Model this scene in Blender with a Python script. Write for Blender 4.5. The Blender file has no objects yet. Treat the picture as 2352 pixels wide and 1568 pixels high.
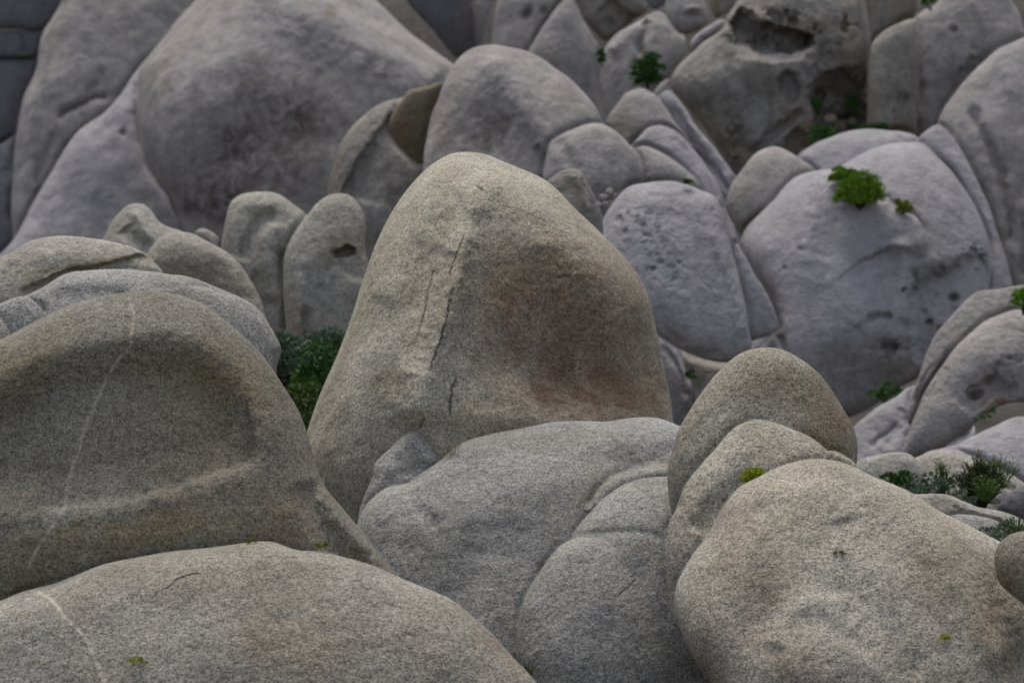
import bpy, math, random
import numpy as np
from mathutils import Matrix, Vector, Euler

random.seed(7)
RNG = np.random.default_rng(7)
SC = bpy.context.scene
COL = SC.collection

# ------------------------------------------------------------------ camera
PITCH = -4.0
CAM_LOC = Vector((0.0, 0.0, 0.0))
cam_d = bpy.data.cameras.new('camera')
cam = bpy.data.objects.new('camera', cam_d)
COL.objects.link(cam)
cam.location = CAM_LOC
cam.rotation_euler = (math.radians(90 + PITCH), 0, 0)
cam_d.sensor_width = 36.0
cam_d.lens = 100.0
cam_d.clip_start = 0.1
cam_d.clip_end = 2000.0
cam_d.dof.use_dof = True
cam_d.dof.focus_distance = 16.7
cam_d.dof.aperture_fstop = 2.75
SC.camera = cam

# ------------------------------------------------------------------ light
SUN_EL, SUN_AZ = math.radians(69), math.radians(-14)     # azimuth clockwise from +Y (away from the camera) to +X
world = bpy.data.worlds.new('World')
SC.world = world
world.use_nodes = True
wn = world.node_tree.nodes
bg = wn.get('Background') or wn.new('ShaderNodeBackground')
sky = wn.new('ShaderNodeTexSky')
sky.sky_type = 'NISHITA'
sky.sun_disc = False
sky.sun_elevation = SUN_EL
sky.sun_rotation = SUN_AZ
sky.air_density = 1.0
sky.dust_density = 2.5
sky.ozone_density = 1.0
hsv = wn.new('ShaderNodeHueSaturation')        # thin high cloud: a paler, greyer sky
hsv.inputs['Saturation'].default_value = 0.55
world.node_tree.links.new(sky.outputs[0], hsv.inputs['Color'])
world.node_tree.links.new(hsv.outputs[0], bg.inputs[0])
bg.inputs[1].default_value = 0.12
sun_d = bpy.data.lights.new('sun', 'SUN')
sun_d.energy = 1.5
sun_d.angle = math.radians(26)
sun_d.color = (1.0, 0.95, 0.88)
sun = bpy.data.objects.new('sun', sun_d)
COL.objects.link(sun)
sdir = Vector((math.sin(SUN_AZ) * math.cos(SUN_EL), math.cos(SUN_AZ) * math.cos(SUN_EL), math.sin(SUN_EL)))
sun.rotation_euler = sdir.to_track_quat('Z', 'Y').to_euler()
sun.location = sdir * 80
SC.view_settings.view_transform = 'Standard'
SC.view_settings.look = 'None'
SC.view_settings.exposure = 0.55
SC.view_settings.gamma = 1.0
SC.view_settings.use_curve_mapping = False
SC.cycles.max_bounces = 6
SC.cycles.diffuse_bounces = 4

# ------------------------------------------------------------------ helpers
CM = np.array(Euler((math.radians(90 + PITCH), 0, 0)).to_matrix())
K = 0.36 / 2352.0


def at(vx, vy, depth):
    """points of the place: direction (vx, vy), distance along the view axis -> world"""
    vx, vy, depth = np.broadcast_arrays(np.asarray(vx, float), np.asarray(vy, float), np.asarray(depth, float))
    c = np.stack([(vx - 1176) * K * depth, (784 - vy) * K * depth, -depth], -1)
    return c @ CM.T


_perm = RNG.permutation(256)
_perm = np.concatenate([_perm, _perm, _perm])
_g = RNG.normal(size=(256, 3))
_g /= np.linalg.norm(_g, axis=1)[:, None]


def pnoise(p):
    i = np.floor(p).astype(int)
    f = p - i
    u = f * f * f * (f * (f * 6 - 15) + 10)
    i &= 255
    out = 0
    for dx in (0, 1):
        wx = u[:, 0] if dx else 1 - u[:, 0]
        for dy in (0, 1):
            wy = u[:, 1] if dy else 1 - u[:, 1]
            for dz in (0, 1):
                wz = u[:, 2] if dz else 1 - u[:, 2]
                h = _perm[_perm[_perm[(i[:, 0] + dx) & 255] + ((i[:, 1] + dy) & 255)] + ((i[:, 2] + dz) & 255)] & 255
                g = _g[h]
                d = g[:, 0] * (f[:, 0] - dx) + g[:, 1] * (f[:, 1] - dy) + g[:, 2] * (f[:, 2] - dz)
                out = out + wx * wy * wz * d
    return out


def fbm(p, octs, gain=0.5):
    r, a = 0, 1.0
    for _ in range(octs):
        r = r + a * pnoise(p)
        p = p * 2.03 + 17.3
        a *= gain
    return r


def seg_dist(px, py, pts):
    """distance to an open polyline, signed side, and the parameter along it"""
    pts = np.asarray(pts, float)
    best = np.full(px.shape, 1e9)
    side = np.ones(px.shape)
    tt = np.zeros(px.shape)
    seglen = np.hypot(*(pts[1:] - pts[:-1]).T)
    cum = np.concatenate([[0], np.cumsum(seglen)])
    for k in range(len(pts) - 1):
        a, b = pts[k], pts[k + 1]
        d = b - a
        t = np.clip(((px - a[0]) * d[0] + (py - a[1]) * d[1]) / (d @ d + 1e-9), 0, 1)
        qx, qy = px - a[0] - t * d[0], py - a[1] - t * d[1]
        ds = np.hypot(qx, qy)
        m = ds < best
        best = np.where(m, ds, best)
        side = np.where(m, np.sign(d[0] * (py - a[1]) - d[1] * (px - a[0]) + 1e-9), side)
        tt = np.where(m, (cum[k] + t * seglen[k]) / cum[-1], tt)
    return best, side, tt


def smooth_line(pts, n=6):
    """Catmull-Rom through an open polyline"""
    P = np.asarray(pts, float)
    if len(P) < 3:
        return P
    E = np.vstack([2 * P[0] - P[1], P, 2 * P[-1] - P[-2]])
    out = []
    for k in range(1, len(E) - 2):
        for j in range(n):
            t = j / n
            out.append(0.5 * ((2 * E[k]) + (-E[k - 1] + E[k + 1]) * t + (2 * E[k - 1] - 5 * E[k] + 4 * E[k + 1] - E[k + 2]) * t * t
                              + (-E[k - 1] + 3 * E[k] - 3 * E[k + 1] + E[k + 2]) * t ** 3))
    out.append(P[-1])
    return np.array(out)


def ss(x):
    x = np.clip(x, 0, 1)
    return x * x * (3 - 2 * x)


def crease(pts, depth, w):
    def f(x, y):
        d, s, t = seg_dist(x, y, smooth_line(pts))
        tap = ss(t / 0.12) * ss((1 - t) / 0.12)
        return -depth * tap * np.exp(-(d / w) ** 2)
    return f


def ridge(pts, h, w):
    return crease(pts, -h, w)


def step(pts, h, fade, sharp=6, flip=1, tap=0.1):
    """one side of the line stands h proud and fades back over `fade`; positive side = right-hand side of the drawing direction"""
    def f(x, y):
        d, s, t = seg_dist(x, y, smooth_line(pts))
        sd = d * s * flip
        tp = ss(t / tap) * ss((1 - t) / tap)
        return h * tp * ss((sd + sharp) / (2 * sharp)) * np.exp(-(np.maximum(sd, 0) / fade) ** 2)
    return f


def blob(cx, cy, rx, ry, h, rot=0, p=1.0):
    def f(x, y):
        c, s = math.cos(math.radians(rot)), math.sin(math.radians(rot))
        a = ((x - cx) * c + (y - cy) * s) / rx
        b = (-(x - cx) * s + (y - cy) * c) / ry
        return h * np.exp(-(a * a + b * b) ** p)
    return f


def hollow(poly, depth, soft):
    """a sunken region with walls `soft` wide"""
    def f(x, y):
        P = smooth_line(list(poly) + [poly[0]], 4)
        d, _, _ = seg_dist(x, y, P)
        ins = np.zeros(x.shape, bool)
        for k in range(len(P) - 1):
            (x0, y0), (x1, y1) = P[k], P[k + 1]
            c = (y0 > y) != (y1 > y)
            with np.errstate(divide='ignore', invalid='ignore'):
                xi = (x1 - x0) * (y - y0) / (y1 - y0 + 1e-12) + x0
            ins ^= c & (x < xi)
        sd = np.where(ins, d, -d)
        return -depth * ss((sd + soft * 0.3) / soft)
    return f


# ------------------------------------------------------------------ materials
def _n(nt, kind, **kw):
    n = nt.nodes.new(kind)
    for k, v in kw.items():
        setattr(n, k, v)
    return n


def _mix(nt, fac, a, b, mode='MIX'):
    m = nt.nodes.new('ShaderNodeMix')
    m.data_type = 'RGBA'
    m.blend_type = mode
    L = nt.links.new
    for sock, v in ((m.inputs[0], fac), (m.inputs[6], a), (m.inputs[7], b)):
        if hasattr(v, 'is_output'):
            L(v, sock)
        elif isinstance(v, (tuple, list)):
            sock.default_value = (*v[:3], 1)
        else:
            sock.default_value = v
    return m.outputs[2]


def _math(nt, op, a, b=0.0, clamp=False):
    m = nt.nodes.new('ShaderNodeMath')
    m.operation = op
    m.use_clamp = clamp
    for sock, v in ((m.inputs[0], a), (m.inputs[1], b)):
        if hasattr(v, 'is_output'):
            nt.links.new(v, sock)
        else:
            sock.default_value = v
    return m.outputs[0]


def _range(nt, v, a, b, c=0.0, d=1.0):
    m = nt.nodes.new('ShaderNodeMapRange')
    nt.links.new(v, m.inputs[0])
    m.inputs[1].default_value, m.inputs[2].default_value = a, b
    m.inputs[3].default_value, m.inputs[4].default_value = c, d
    return m.outputs[0]


def _noise(nt, co, scale, detail=2.0, rough=0.5, dist=0.0, off=None):
    n = nt.nodes.new('ShaderNodeTexNoise')
    nt.links.new(co, n.inputs['Vector'])
    n.inputs['Scale'].default_value = scale
    n.inputs['Detail'].default_value = detail
    n.inputs['Roughness'].default_value = rough
    n.inputs['Distortion'].default_value = dist
    return n.outputs[0]


def granite(name, pale, dark, warm, grain=75.0, contrast=0.55, mottle=3.0, mottle_amt=0.35, bump=0.5, big=0.7,
            stain_col=(0.075, 0.05, 0.036), olive_col=(0.16, 0.13, 0.07), brk_min=0.12, fine=None):
    m = bpy.data.materials.new(name)
    m.use_nodes = True
    nt = m.node_tree
    L = nt.links.new
    bs = nt.nodes['Principled BSDF']
    tc = _n(nt, 'ShaderNodeTexCoord')
    co = tc.outputs['Object']

    def attr(nm):
        a = _n(nt, 'ShaderNodeAttribute')
        a.attribute_name = nm
        return a.outputs['Fac']
    n_big = _range(nt, _noise(nt, co, big, 3, 0.55, 0.3), 0.35, 0.65)
    n_mot = _range(nt, _noise(nt, co, mottle, 4, 0.6, 0.4), 0.36, 0.66)
    base = _mix(nt, _math(nt, 'MULTIPLY', n_big, 0.8), pale, warm)
    mo = _math(nt, 'MULTIPLY', _math(nt, 'POWER', n_mot, 1.4), mottle_amt)
    base = _mix(nt, mo, base, dark)
    mp = _n(nt, 'ShaderNodeMapping')
    mp.inputs['Scale'].default_value = (mottle * 1.6, mottle * 1.6, mottle * 0.22)
    L(co, mp.inputs['Vector'])
    sk = _noise(nt, mp.outputs[0], 1.0, 5, 0.65, 0.6)
    base = _mix(nt, _range(nt, sk, 0.50, 0.72, 0.0, 0.55), base, dark)
    base = _mix(nt, _range(nt, sk, 0.46, 0.30, 0.0, 0.30), base, tuple(min(1, c * 1.28) for c in pale))
    # varnish stain (its mask also holds painted shade of pits and hollows), olive tint
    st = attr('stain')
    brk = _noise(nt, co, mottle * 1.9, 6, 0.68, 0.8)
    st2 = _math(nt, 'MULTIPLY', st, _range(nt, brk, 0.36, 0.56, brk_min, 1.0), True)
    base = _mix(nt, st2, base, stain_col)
    ol = attr('olive')
    ol2 = _math(nt, 'MULTIPLY', ol, _range(nt, _noise(nt, co, mottle * 2.3, 4, 0.6), 0.3, 0.6, 0.4, 1.0), True)
    base = _mix(nt, ol2, base, olive_col)
    ru = attr('rust')
    ru2 = _math(nt, 'MULTIPLY', ru, _range(nt, _noise(nt, co, mottle * 3.1, 4, 0.6), 0.35, 0.6, 0.2, 1.0), True)
    base = _mix(nt, ru2, base, (0.19, 0.115, 0.068))
    # grain: feldspar, quartz and dark mica flecks
    g1 = _noise(nt, co, grain, 2.5, 0.75)
    g2 = _noise(nt, co, grain * 0.42, 2, 0.6)
    gg = _math(nt, 'ADD', _math(nt, 'MULTIPLY', g1, 0.72), _math(nt, 'MULTIPLY', g2, 0.28))
    fac = _range(nt, gg, 0.37, 0.63, 1.0 - contrast, 1.0 + contrast * 0.95)
    comb = _n(nt, 'ShaderNodeCombineColor')
    for k in range(3):
        L(fac, comb.inputs[k])
    col = _mix(nt, 1.0, base, comb.outputs[0], 'MULTIPLY')
    vo = _n(nt, 'ShaderNodeTexVoronoi')
    L(co, vo.inputs['Vector'])
    vo.inputs['Scale'].default_value = grain * 0.62
    fl = _range(nt, vo.outputs['Distance'], 0.16, 0.34, 0.55 * contrast + 0.12, 0.0)
    fl = _math(nt, 'MULTIPLY', fl, _range(nt, _noise(nt, co, mottle * 0.9, 2, 0.5), 0.35, 0.65, 0.25, 0.95))
    col = _mix(nt, fl, col, (0.04, 0.037, 0.034))
    # pale quartz vein, cracks coloured near black
    ve = attr('vein')
    ve2 = _math(nt, 'MULTIPLY', ve, _range(nt, _noise(nt, co, grain * 0.35, 3, 0.7), 0.3, 0.5, 0.45, 1.0), True)
    col = _mix(nt, ve2, col, (0.50, 0.445, 0.36))
    cr = attr('crack')
    col = _mix(nt, cr, col, (0.02, 0.018, 0.015))
    L(col, bs.inputs['Base Color'])
    bs.inputs['Roughness'].default_value = 0.88
    bs.inputs['Specular IOR Level'].default_value = 0.25
    b1 = _n(nt, 'ShaderNodeBump')
    L(_math(nt, 'ADD', _math(nt, 'MULTIPLY', g1, 0.55), _math(nt, 'MULTIPLY', g2, 0.9)), b1.inputs['Height'])
    b1.inputs['Strength'].default_value = bump
    b1.inputs['Distance'].default_value = 0.9 / grain
    b2 = _n(nt, 'ShaderNodeBump')
    L(_noise(nt, co, mottle * 2.2, 5, 0.6, 0.3), b2.inputs['Height'])
    b2.inputs['Strength'].default_value = 0.35
    b2.inputs['Distance'].default_value = 0.12 / mottle
    L(b1.outputs[0], b2.inputs['Normal'])
    L(b2.outputs[0], bs.inputs['Normal'])
    return m


def leaf_mat(name, a, b, scale=9.0):
    m = bpy.data.materials.new(name)
    m.use_nodes = True
    nt = m.node_tree
    bs = nt.nodes['Principled BSDF']
    tc = _n(nt, 'ShaderNodeTexCoord')
    f = _range(nt, _noise(nt, tc.outputs['Object'], scale, 3, 0.7), 0.35, 0.65)
    nt.links.new(_mix(nt, f, a, b), bs.inputs['Base Color'])
    bs.inputs['Roughness'].default_value = 0.7
    bs.inputs['Specular IOR Level'].default_value = 0.2
    return m


M = {
    'near': granite('granite_foreground', (0.37, 0.342, 0.288), (0.175, 0.157, 0.125), (0.325, 0.272, 0.19), 84, 0.64, 2.6, 0.35, 0.7),
    'near_brown': granite('granite_weathered', (0.22, 0.204, 0.168), (0.105, 0.093, 0.070), (0.185, 0.155, 0.105), 88, 0.62, 2.4, 0.4, 0.65),
    'slab': granite('granite_slab', (0.295, 0.276, 0.236), (0.145, 0.13, 0.105), (0.25, 0.218, 0.162), 84, 0.62, 2.4, 0.4, 0.75),
    'dome': granite('granite_dome', (0.29, 0.268, 0.22), (0.14, 0.125, 0.098), (0.25, 0.21, 0.145), 84, 0.62, 2.4, 0.35, 0.65),
    'egg': granite('granite_egg', (0.41, 0.382, 0.315), (0.19, 0.17, 0.13), (0.32, 0.273, 0.18), 80, 0.60, 2.0, 0.35, 0.6,
                   stain_col=(0.105, 0.06, 0.038), brk_min=0.6),
    'mound': granite('granite_mound', (0.30, 0.29, 0.272), (0.15, 0.142, 0.128), (0.255, 0.235, 0.195), 84, 0.60, 2.2, 0.3, 0.6),
    'mid': granite('granite_middle_distance', (0.32, 0.305, 0.275), (0.17, 0.155, 0.125), (0.28, 0.245, 0.185), 40, 0.35, 1.6, 0.35, 0.5, 0.5),
    'far': granite('granite_distant', (0.32, 0.297, 0.284), (0.145, 0.13, 0.126), (0.295, 0.26, 0.222), 26, 0.16, 2.2, 0.5, 0.5, 0.35,
                   stain_col=(0.060, 0.043, 0.038), brk_min=0.35),
    'far_warm': granite('granite_distant_tan', (0.275, 0.26, 0.235), (0.10, 0.088, 0.08), (0.24, 0.2, 0.155), 26, 0.2, 2.4, 0.6, 0.6, 0.45,
                        stain_col=(0.06, 0.048, 0.042)),
    'far_blue': granite('granite_distant_grey', (0.325, 0.308, 0.318), (0.175, 0.162, 0.168), (0.305, 0.280, 0.268), 26, 0.15, 2.0, 0.35, 0.5, 0.35,  # slight lavender in the colour stands in for distance haze
                        stain_col=(0.08, 0.07, 0.07)),
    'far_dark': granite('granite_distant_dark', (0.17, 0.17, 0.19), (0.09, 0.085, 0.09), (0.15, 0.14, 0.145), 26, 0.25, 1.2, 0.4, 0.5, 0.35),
    'overhang': granite('granite_ochre', (0.19, 0.165, 0.12), (0.09, 0.075, 0.055), (0.17, 0.13, 0.08), 26, 0.3, 1.4, 0.4, 0.5, 0.5),
}
LEAF = {
    'bright': leaf_mat('leaves_bright_green', (0.20, 0.31, 0.025), (0.09, 0.18, 0.015)),
    'deep': leaf_mat('leaves_deep_green', (0.07, 0.15, 0.03), (0.03, 0.08, 0.02)),
    'grey': leaf_mat('leaves_grey_green', (0.17, 0.22, 0.14), (0.08, 0.12, 0.08)),
    'lime': leaf_mat('leaves_yellow_green', (0.42, 0.45, 0.035), (0.20, 0.26, 0.02), 40),
    'moss': leaf_mat('moss_olive_yellow', (0.22, 0.25, 0.03), (0.13, 0.15, 0.03), 40),
    'dry': leaf_mat('dry_grass', (0.42, 0.37, 0.27), (0.25, 0.21, 0.14), 20),
    'twig': leaf_mat('twig_bark', (0.05, 0.04, 0.035), (0.025, 0.02, 0.02), 20),
    'blade': leaf_mat('grass_blades', (0.12, 0.17, 0.04), (0.05, 0.09, 0.02), 20),
}


def tag(o, label=None, cat=None, group=None, kind=None):
    for k, v in (('label', label), ('category', cat), ('group', group), ('kind', kind)):
        if v:
            o[k] = v
    return o


def link_mesh(name, verts, faces, mat, origin=None, parent=None, smooth=True, attrs=None):
    verts = np.asarray(verts, float)
    origin = np.zeros(3) if origin is None else np.asarray(origin, float)
    me = bpy.data.meshes.new(name)
    local = (verts - origin).astype(np.float32)
    faces = np.asarray(faces, np.int32)
    k = faces.shape[1]
    me.vertices.add(len(local))
    me.vertices.foreach_set('co', local.ravel())
    me.loops.add(faces.size)
    me.loops.foreach_set('vertex_index', faces.ravel())
    me.polygons.add(len(faces))
    me.polygons.foreach_set('loop_start', np.arange(0, faces.size, k, dtype=np.int32))
    me.update(calc_edges=True)
    me.validate()
    if smooth:
        me.polygons.foreach_set('use_smooth', np.ones(len(me.polygons), bool))
    for nm, arr in (attrs or {}).items():
        a = me.attributes.new(nm, 'FLOAT', 'POINT')
        a.data.foreach_set('value', np.asarray(arr, np.float32))
    me.materials.append(mat)
    o = bpy.data.objects.new(name, me)
    COL.objects.link(o)
    if parent is None:
        o.location = Vector(origin)
    else:
        o.parent = parent
        o.location = Vector(origin) - parent.location
    return o


# ------------------------------------------------------------------ ground
def ground_height(y):
    ys = [-40, 0, 14, 33, 40, 48, 57, 60, 66, 75, 95, 140, 400]
    zs = [-4.6, -4.4, -4.2, -4.2, -4.0, -3.8, -3.6, -2.6, 3.0, 8.0, 15.0, 24.0, 40.0]
    return np.interp(y, ys, zs)


gx = np.concatenate([np.linspace(-300, -40, 20)[:-1], np.linspace(-40, 40, 150), np.linspace(40, 300, 20)[1:]])
gy = np.concatenate([np.linspace(-40, 10, 12)[:-1], np.linspace(10, 95, 190), np.linspace(95, 400, 20)[1:]])
GX, GY = np.meshgrid(gx, gy)
P = np.stack([GX.ravel(), GY.ravel(), np.zeros(GX.size)], 1)
gz = ground_height(P[:, 1]) + 0.5 * fbm(P * 0.22, 4) + 0.12 * fbm(P * 1.1 + 9, 3)
P[:, 2] = gz
nx, ny = len(gx), len(gy)
ii = np.arange(nx * ny).reshape(ny, nx)
F = np.stack([ii[:-1, :-1].ravel(), ii[:-1, 1:].ravel(), ii[1:, 1:].ravel(), ii[1:, :-1].ravel()], 1)
M['ground'] = granite('soil_with_gap_shade', (0.085, 0.075, 0.065), (0.04, 0.036, 0.032), (0.07, 0.058, 0.045), 30, 0.5, 2.5, 0.5, 0.9)  # soil colour darkened to put shade into the gaps between stones
tag(link_mesh('ground', P, F, M['ground']), kind='structure')

# ------------------------------------------------------------------ boulders
ROCKS = {}


def concentric(N):
    """vertices of an N x N square grid mapped to the unit disc, plus its ring of boundary indices in order"""
    a = np.linspace(-1, 1, N + 1)
    A, B = np.meshgrid(a, a)
    A, B = A.ravel(), B.ravel()
    # smooth squircular mapping
    u = A * np.sqrt(1 - B * B / 2)
    v = B * np.sqrt(1 - A * A / 2)
    rho = np.clip(np.hypot(u, v), 0, 1)
    th = np.arctan2(v, u)
    idx = np.arange((N + 1) ** 2).reshape(N + 1, N + 1)
    ring = np.concatenate([idx[0, :-1], idx[:-1, -1], idx[-1, :0:-1], idx[:0:-1, 0]])
    F = np.stack([idx[:-1, :-1].ravel(), idx[:-1, 1:].ravel(), idx[1:, 1:].ravel(), idx[1:, :-1].ravel()], 1)
    return rho, th, ring, F


def harmonic(outline, res=1024, modes=60):
    P = np.asarray(outline, float)
    n = len(P)
    E = np.vstack([P[-1], P, P[0], P[1]])
    pts = []
    for k in range(1, n + 1):
        p0, p1, p2, p3 = E[k - 1], E[k], E[k + 1], E[k + 2]
        # centripetal-ish spline: fall back to tension when spacing is uneven
        l = np.hypot(*(p2 - p1))
        m1 = (p2 - p0) / (np.hypot(*(p2 - p1)) + np.hypot(*(p1 - p0)) + 1e-6) * l
        m2 = (p3 - p1) / (np.hypot(*(p3 - p2)) + np.hypot(*(p2 - p1)) + 1e-6) * l
        for t in np.linspace(0, 1, 24, endpoint=False):
            h00, h10 = 2 * t ** 3 - 3 * t ** 2 + 1, t ** 3 - 2 * t ** 2 + t
            h01, h11 = -2 * t ** 3 + 3 * t ** 2, t ** 3 - t ** 2
            pts.append(h00 * p1 + h10 * m1 + h01 * p2 + h11 * m2)
    pts = np.array(pts)
    cl = np.vstack([pts, pts[:1]])
    s = np.concatenate([[0], np.cumsum(np.hypot(*(cl[1:] - cl[:-1]).T))])
    q = np.linspace(0, s[-1], res, endpoint=False)
    x, y = np.interp(q, s, cl[:, 0]), np.interp(q, s, cl[:, 1])
    z = x + 1j * y
    area = 0.5 * np.sum(x * np.roll(y, -1) - y * np.roll(x, -1))
    if area < 0:
        z = z[::-1]
    c = np.fft.fft(z) / res
    return c, res, modes


def harm_eval(h, r, th):
    c, res, modes = h
    e = np.exp(1j * th)
    out = np.full(r.shape, c[0], complex)
    zp = np.ones(r.shape, complex)
    re = r * e
    rc = np.conj(re)
    zm = np.ones(r.shape, complex)
    for n in range(1, modes):
        w = math.exp(-(n / (modes * 0.75)) ** 4)
        zp = zp * re
        zm = zm * rc
        out += w * (c[n] * zp + c[res - n] * zm)
    return out.real, out.imag


def grid_normals(V, F):
    a, b, c, d = V[F[:, 0]], V[F[:, 1]], V[F[:, 2]], V[F[:, 3]]
    n = np.cross(c - a, d - b)
    out = np.zeros_like(V)
    for k in range(4):
        np.add.at(out, F[:, k], n)
    out /= (np.linalg.norm(out, axis=1)[:, None] + 1e-12)
    return out


QUEUE = []


def boulder(*a, **k):
    QUEUE.append((a, k))


def dense_outline(O, n=6):
    P = smooth_line(list(O) + [O[0], O[1]], n)
    return P[:-n]


def build_boulder(key, label, D, outline, mat='far', T=None, Tb=None, tilt=0.25, pan=0.0, N=None, e=2.2, ops=(), amp=1.0,
            stain=(), olive=(), rust=(), vein=(), crack=(), pits=(), pocks=(), rough=1.0, group=None, name='boulder', cat='boulder', lean=0.0, seam=1.0):
    O = np.asarray(outline, float)
    w, h = np.ptp(O[:, 0]), np.ptp(O[:, 1])
    small = min(w, h)
    cx, cy = (O[:, 0].max() + O[:, 0].min()) / 2, (O[:, 1].max() + O[:, 1].min()) / 2
    if T is None:
        T = 0.42 * small
    if Tb is None:
        Tb = max(0.45 * small, T)
    if N is None:
        N = int(np.clip(max(w, h) / 5.0, 26, 120))
    px = K * D                                  # metres per unit at this distance
    hm = harmonic(O)
    rho, th, ring, F = concentric(N)
    r = np.sin(rho * math.pi / 2)
    x, y = harm_eval(hm, r, th)
    dz = T * np.clip(1 - r ** e, 0, 1) ** (1 / e)
    taper = ss((1 - r) / 0.035)                 # relief dies out right at the rim so the outline stays
    add = np.zeros_like(dz)
    att = {k: np.zeros_like(dz) for k in ('stain', 'olive', 'rust', 'vein', 'crack')}
    wn1 = np.stack([x * 0.03, y * 0.03, np.full_like(x, len(ROCKS) * 3.7)], 1)
    xw = x + 7 * fbm(wn1, 3, 0.7)
    yw = y + 7 * fbm(wn1 + 41.3, 3, 0.7)
    xs = x + 34 * fbm(wn1 * 0.55 + 11.3, 4, 0.65)
    ys = y + 34 * fbm(wn1 * 0.55 + 71.9, 4, 0.65)
    for f in ops:
        add += f(xw, yw)
    for q in pits:
        pxx, pyy, pr = q[:3]
        dep = q[3] if len(q) > 3 else 0.8
        g = blob(pxx, pyy, pr * random.uniform(0.8, 1.2), pr * random.uniform(0.55, 0.85), 1.0, random.uniform(-60, 60), 1.5)(0.6 * x + 0.4 * xw, 0.6 * y + 0.4 * yw) * random.uniform(0.7, 1.1)
        add -= g * pr * dep * 1.3
        att['stain'] = np.maximum(att['stain'], g * 0.85)  # pit colour darkened along with its depth: painted shade
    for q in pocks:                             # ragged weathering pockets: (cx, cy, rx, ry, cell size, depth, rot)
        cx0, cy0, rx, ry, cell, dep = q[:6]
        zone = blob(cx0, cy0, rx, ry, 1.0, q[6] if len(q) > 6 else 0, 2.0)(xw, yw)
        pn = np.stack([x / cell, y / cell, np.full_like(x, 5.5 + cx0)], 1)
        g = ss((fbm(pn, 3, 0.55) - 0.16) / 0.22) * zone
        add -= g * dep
        att['stain'] = np.maximum(att['stain'], g * 0.6)  # pockets darkened too, their shade put into the colour
    for k, lst in (('stain', stain), ('olive', olive), ('rust', rust)):
        for s in lst:
            cx0, cy0, rx, ry, st = s[:5]
            rot = s[5] if len(s) > 5 else 0
            att[k] = np.maximum(att[k], blob(cx0, cy0, rx, ry, st, rot, 1.4)(xs, ys) if min(rx, ry) > 24 else blob(cx0, cy0, rx, ry, st, rot, 1.2)(xw, yw))
    for v in vein:
        pts, wd, st = v
        d, _, t = seg_dist(x, y, smooth_line(pts))
        d = np.abs(d + 2.2 * pnoise(np.stack([x * 0.09, y * 0.09, x * 0], 1)) * wd)
        wv = wd * (0.85 + 1.3 * pnoise(np.stack([x * 0.035, y * 0.035, x * 0 + 9], 1)))
        wv = np.maximum(wv, wd * 0.65)
        add += 1.6 * np.exp(-(d / wv) ** 2)
        att['vein'] = np.maximum(att['vein'], st * np.exp(-(d / wv) ** 2) * ss(t / 0.06) * ss((1 - t) / 0.06))
    for v in crack:
        pts, wd, dep = v
        jx = 3.5 * fbm(np.stack([x * 0.07, y * 0.07, x * 0 + 3], 1), 3, 0.7)
        d, _, t = seg_dist(x + jx, y + 0.5 * jx, smooth_line(pts))
        tp = ss(t / 0.15) * ss((1 - t) / 0.15)
        g = np.exp(-(d / wd) ** 2) * tp
        add -= dep * g
        att['crack'] = np.maximum(att['crack'], g * 0.85)
    # where a nearer neighbour rests against this stone the two curve away into a narrow gap
    groove = np.zeros_like(dz)
    for (a2, k2) in QUEUE:
        D2, O2 = a2[2], np.asarray(a2[3], float)
        if not (D2 < D and D - D2 < 0.13 * D) or k2.get('name'):
            continue
        x0, x1, y0, y1 = O2[:, 0].min() - 25, O2[:, 0].max() + 25, O2[:, 1].min() - 25, O2[:, 1].max() + 25
        m = (x > x0) & (x < x1) & (y > y0) & (y < y1)
        if not m.any():
            continue
        dd, _, _ = seg_dist(x[m], y[m], dense_outline(O2, 4))
        wv = 8.5 + 3.0 * pnoise(np.stack([x[m] * 0.02, y[m] * 0.02, x[m] * 0 + D2], 1))
        groove[m] = np.maximum(groove[m], np.exp(-(dd / wv) ** 2))
    gv = np.clip(0.75 + 1.5 * pnoise(np.stack([x * 0.011, y * 0.011, x * 0 + 77], 1)), 0.12, 1.2)
    depth = D - (dz + add * taper - seam * (20 if D > 24 else 6) * groove * gv) * px
    # whole boulder leans: top further away (tilt), one side further away (pan)
    shear = (tilt * (cy - y) + pan * (x - cx)) * px
    depth = depth + shear
    V = at(x, y, depth)
    # back half: rings from the rim to a pole behind
    xr, yr = x[ring], y[ring]
    dr = depth[ring]
    nb = 10
    backs, bf = [], []
    n = len(ring)
    prev = ring
    base = len(V)
    thr = th[ring]
    for k in range(1, nb):
        ph = (k / nb) * math.pi / 2
        rr = math.cos(ph)
        bx, by = harm_eval(hm, np.full(n, rr), thr)
        bd = D + Tb * px * math.sin(ph) + (tilt * (cy - by) + pan * (bx - cx)) * px
        backs.append(at(bx, by, bd))
        cur = base + (k - 1) * n + np.arange(n)
        bf.append(np.stack([prev, cur, np.roll(cur, -1), np.roll(prev, -1)], 1))
        prev = cur
    pole = at(np.array([xr.mean()]), np.array([yr.mean()]), np.array([D + Tb * px + (tilt * (cy - yr.mean())) * px]))
    backs.append(pole)
    pi = base + (nb - 1) * n
    V = np.vstack([V] + backs)
    half = n // 2
    # cap: quads with a doubled pole are avoided by pairing ring vertices
    capq = np.stack([prev[0::2], np.full(n // 2, pi), np.roll(prev, -2)[0::2], np.roll(prev, -1)[0::2]], 1)
    FF = np.vstack([F] + bf + [capq])
    # orientation: outside faces towards the camera on the front
    nr = grid_normals(V, FF)
    size = small * px
    org = at(cx, min(O[:, 1].max(), 1700), D)
    q = V - org + 31.7 * (len(ROCKS) + 1)
    mid = (N + 1) * (N // 2) + N // 2
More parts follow.
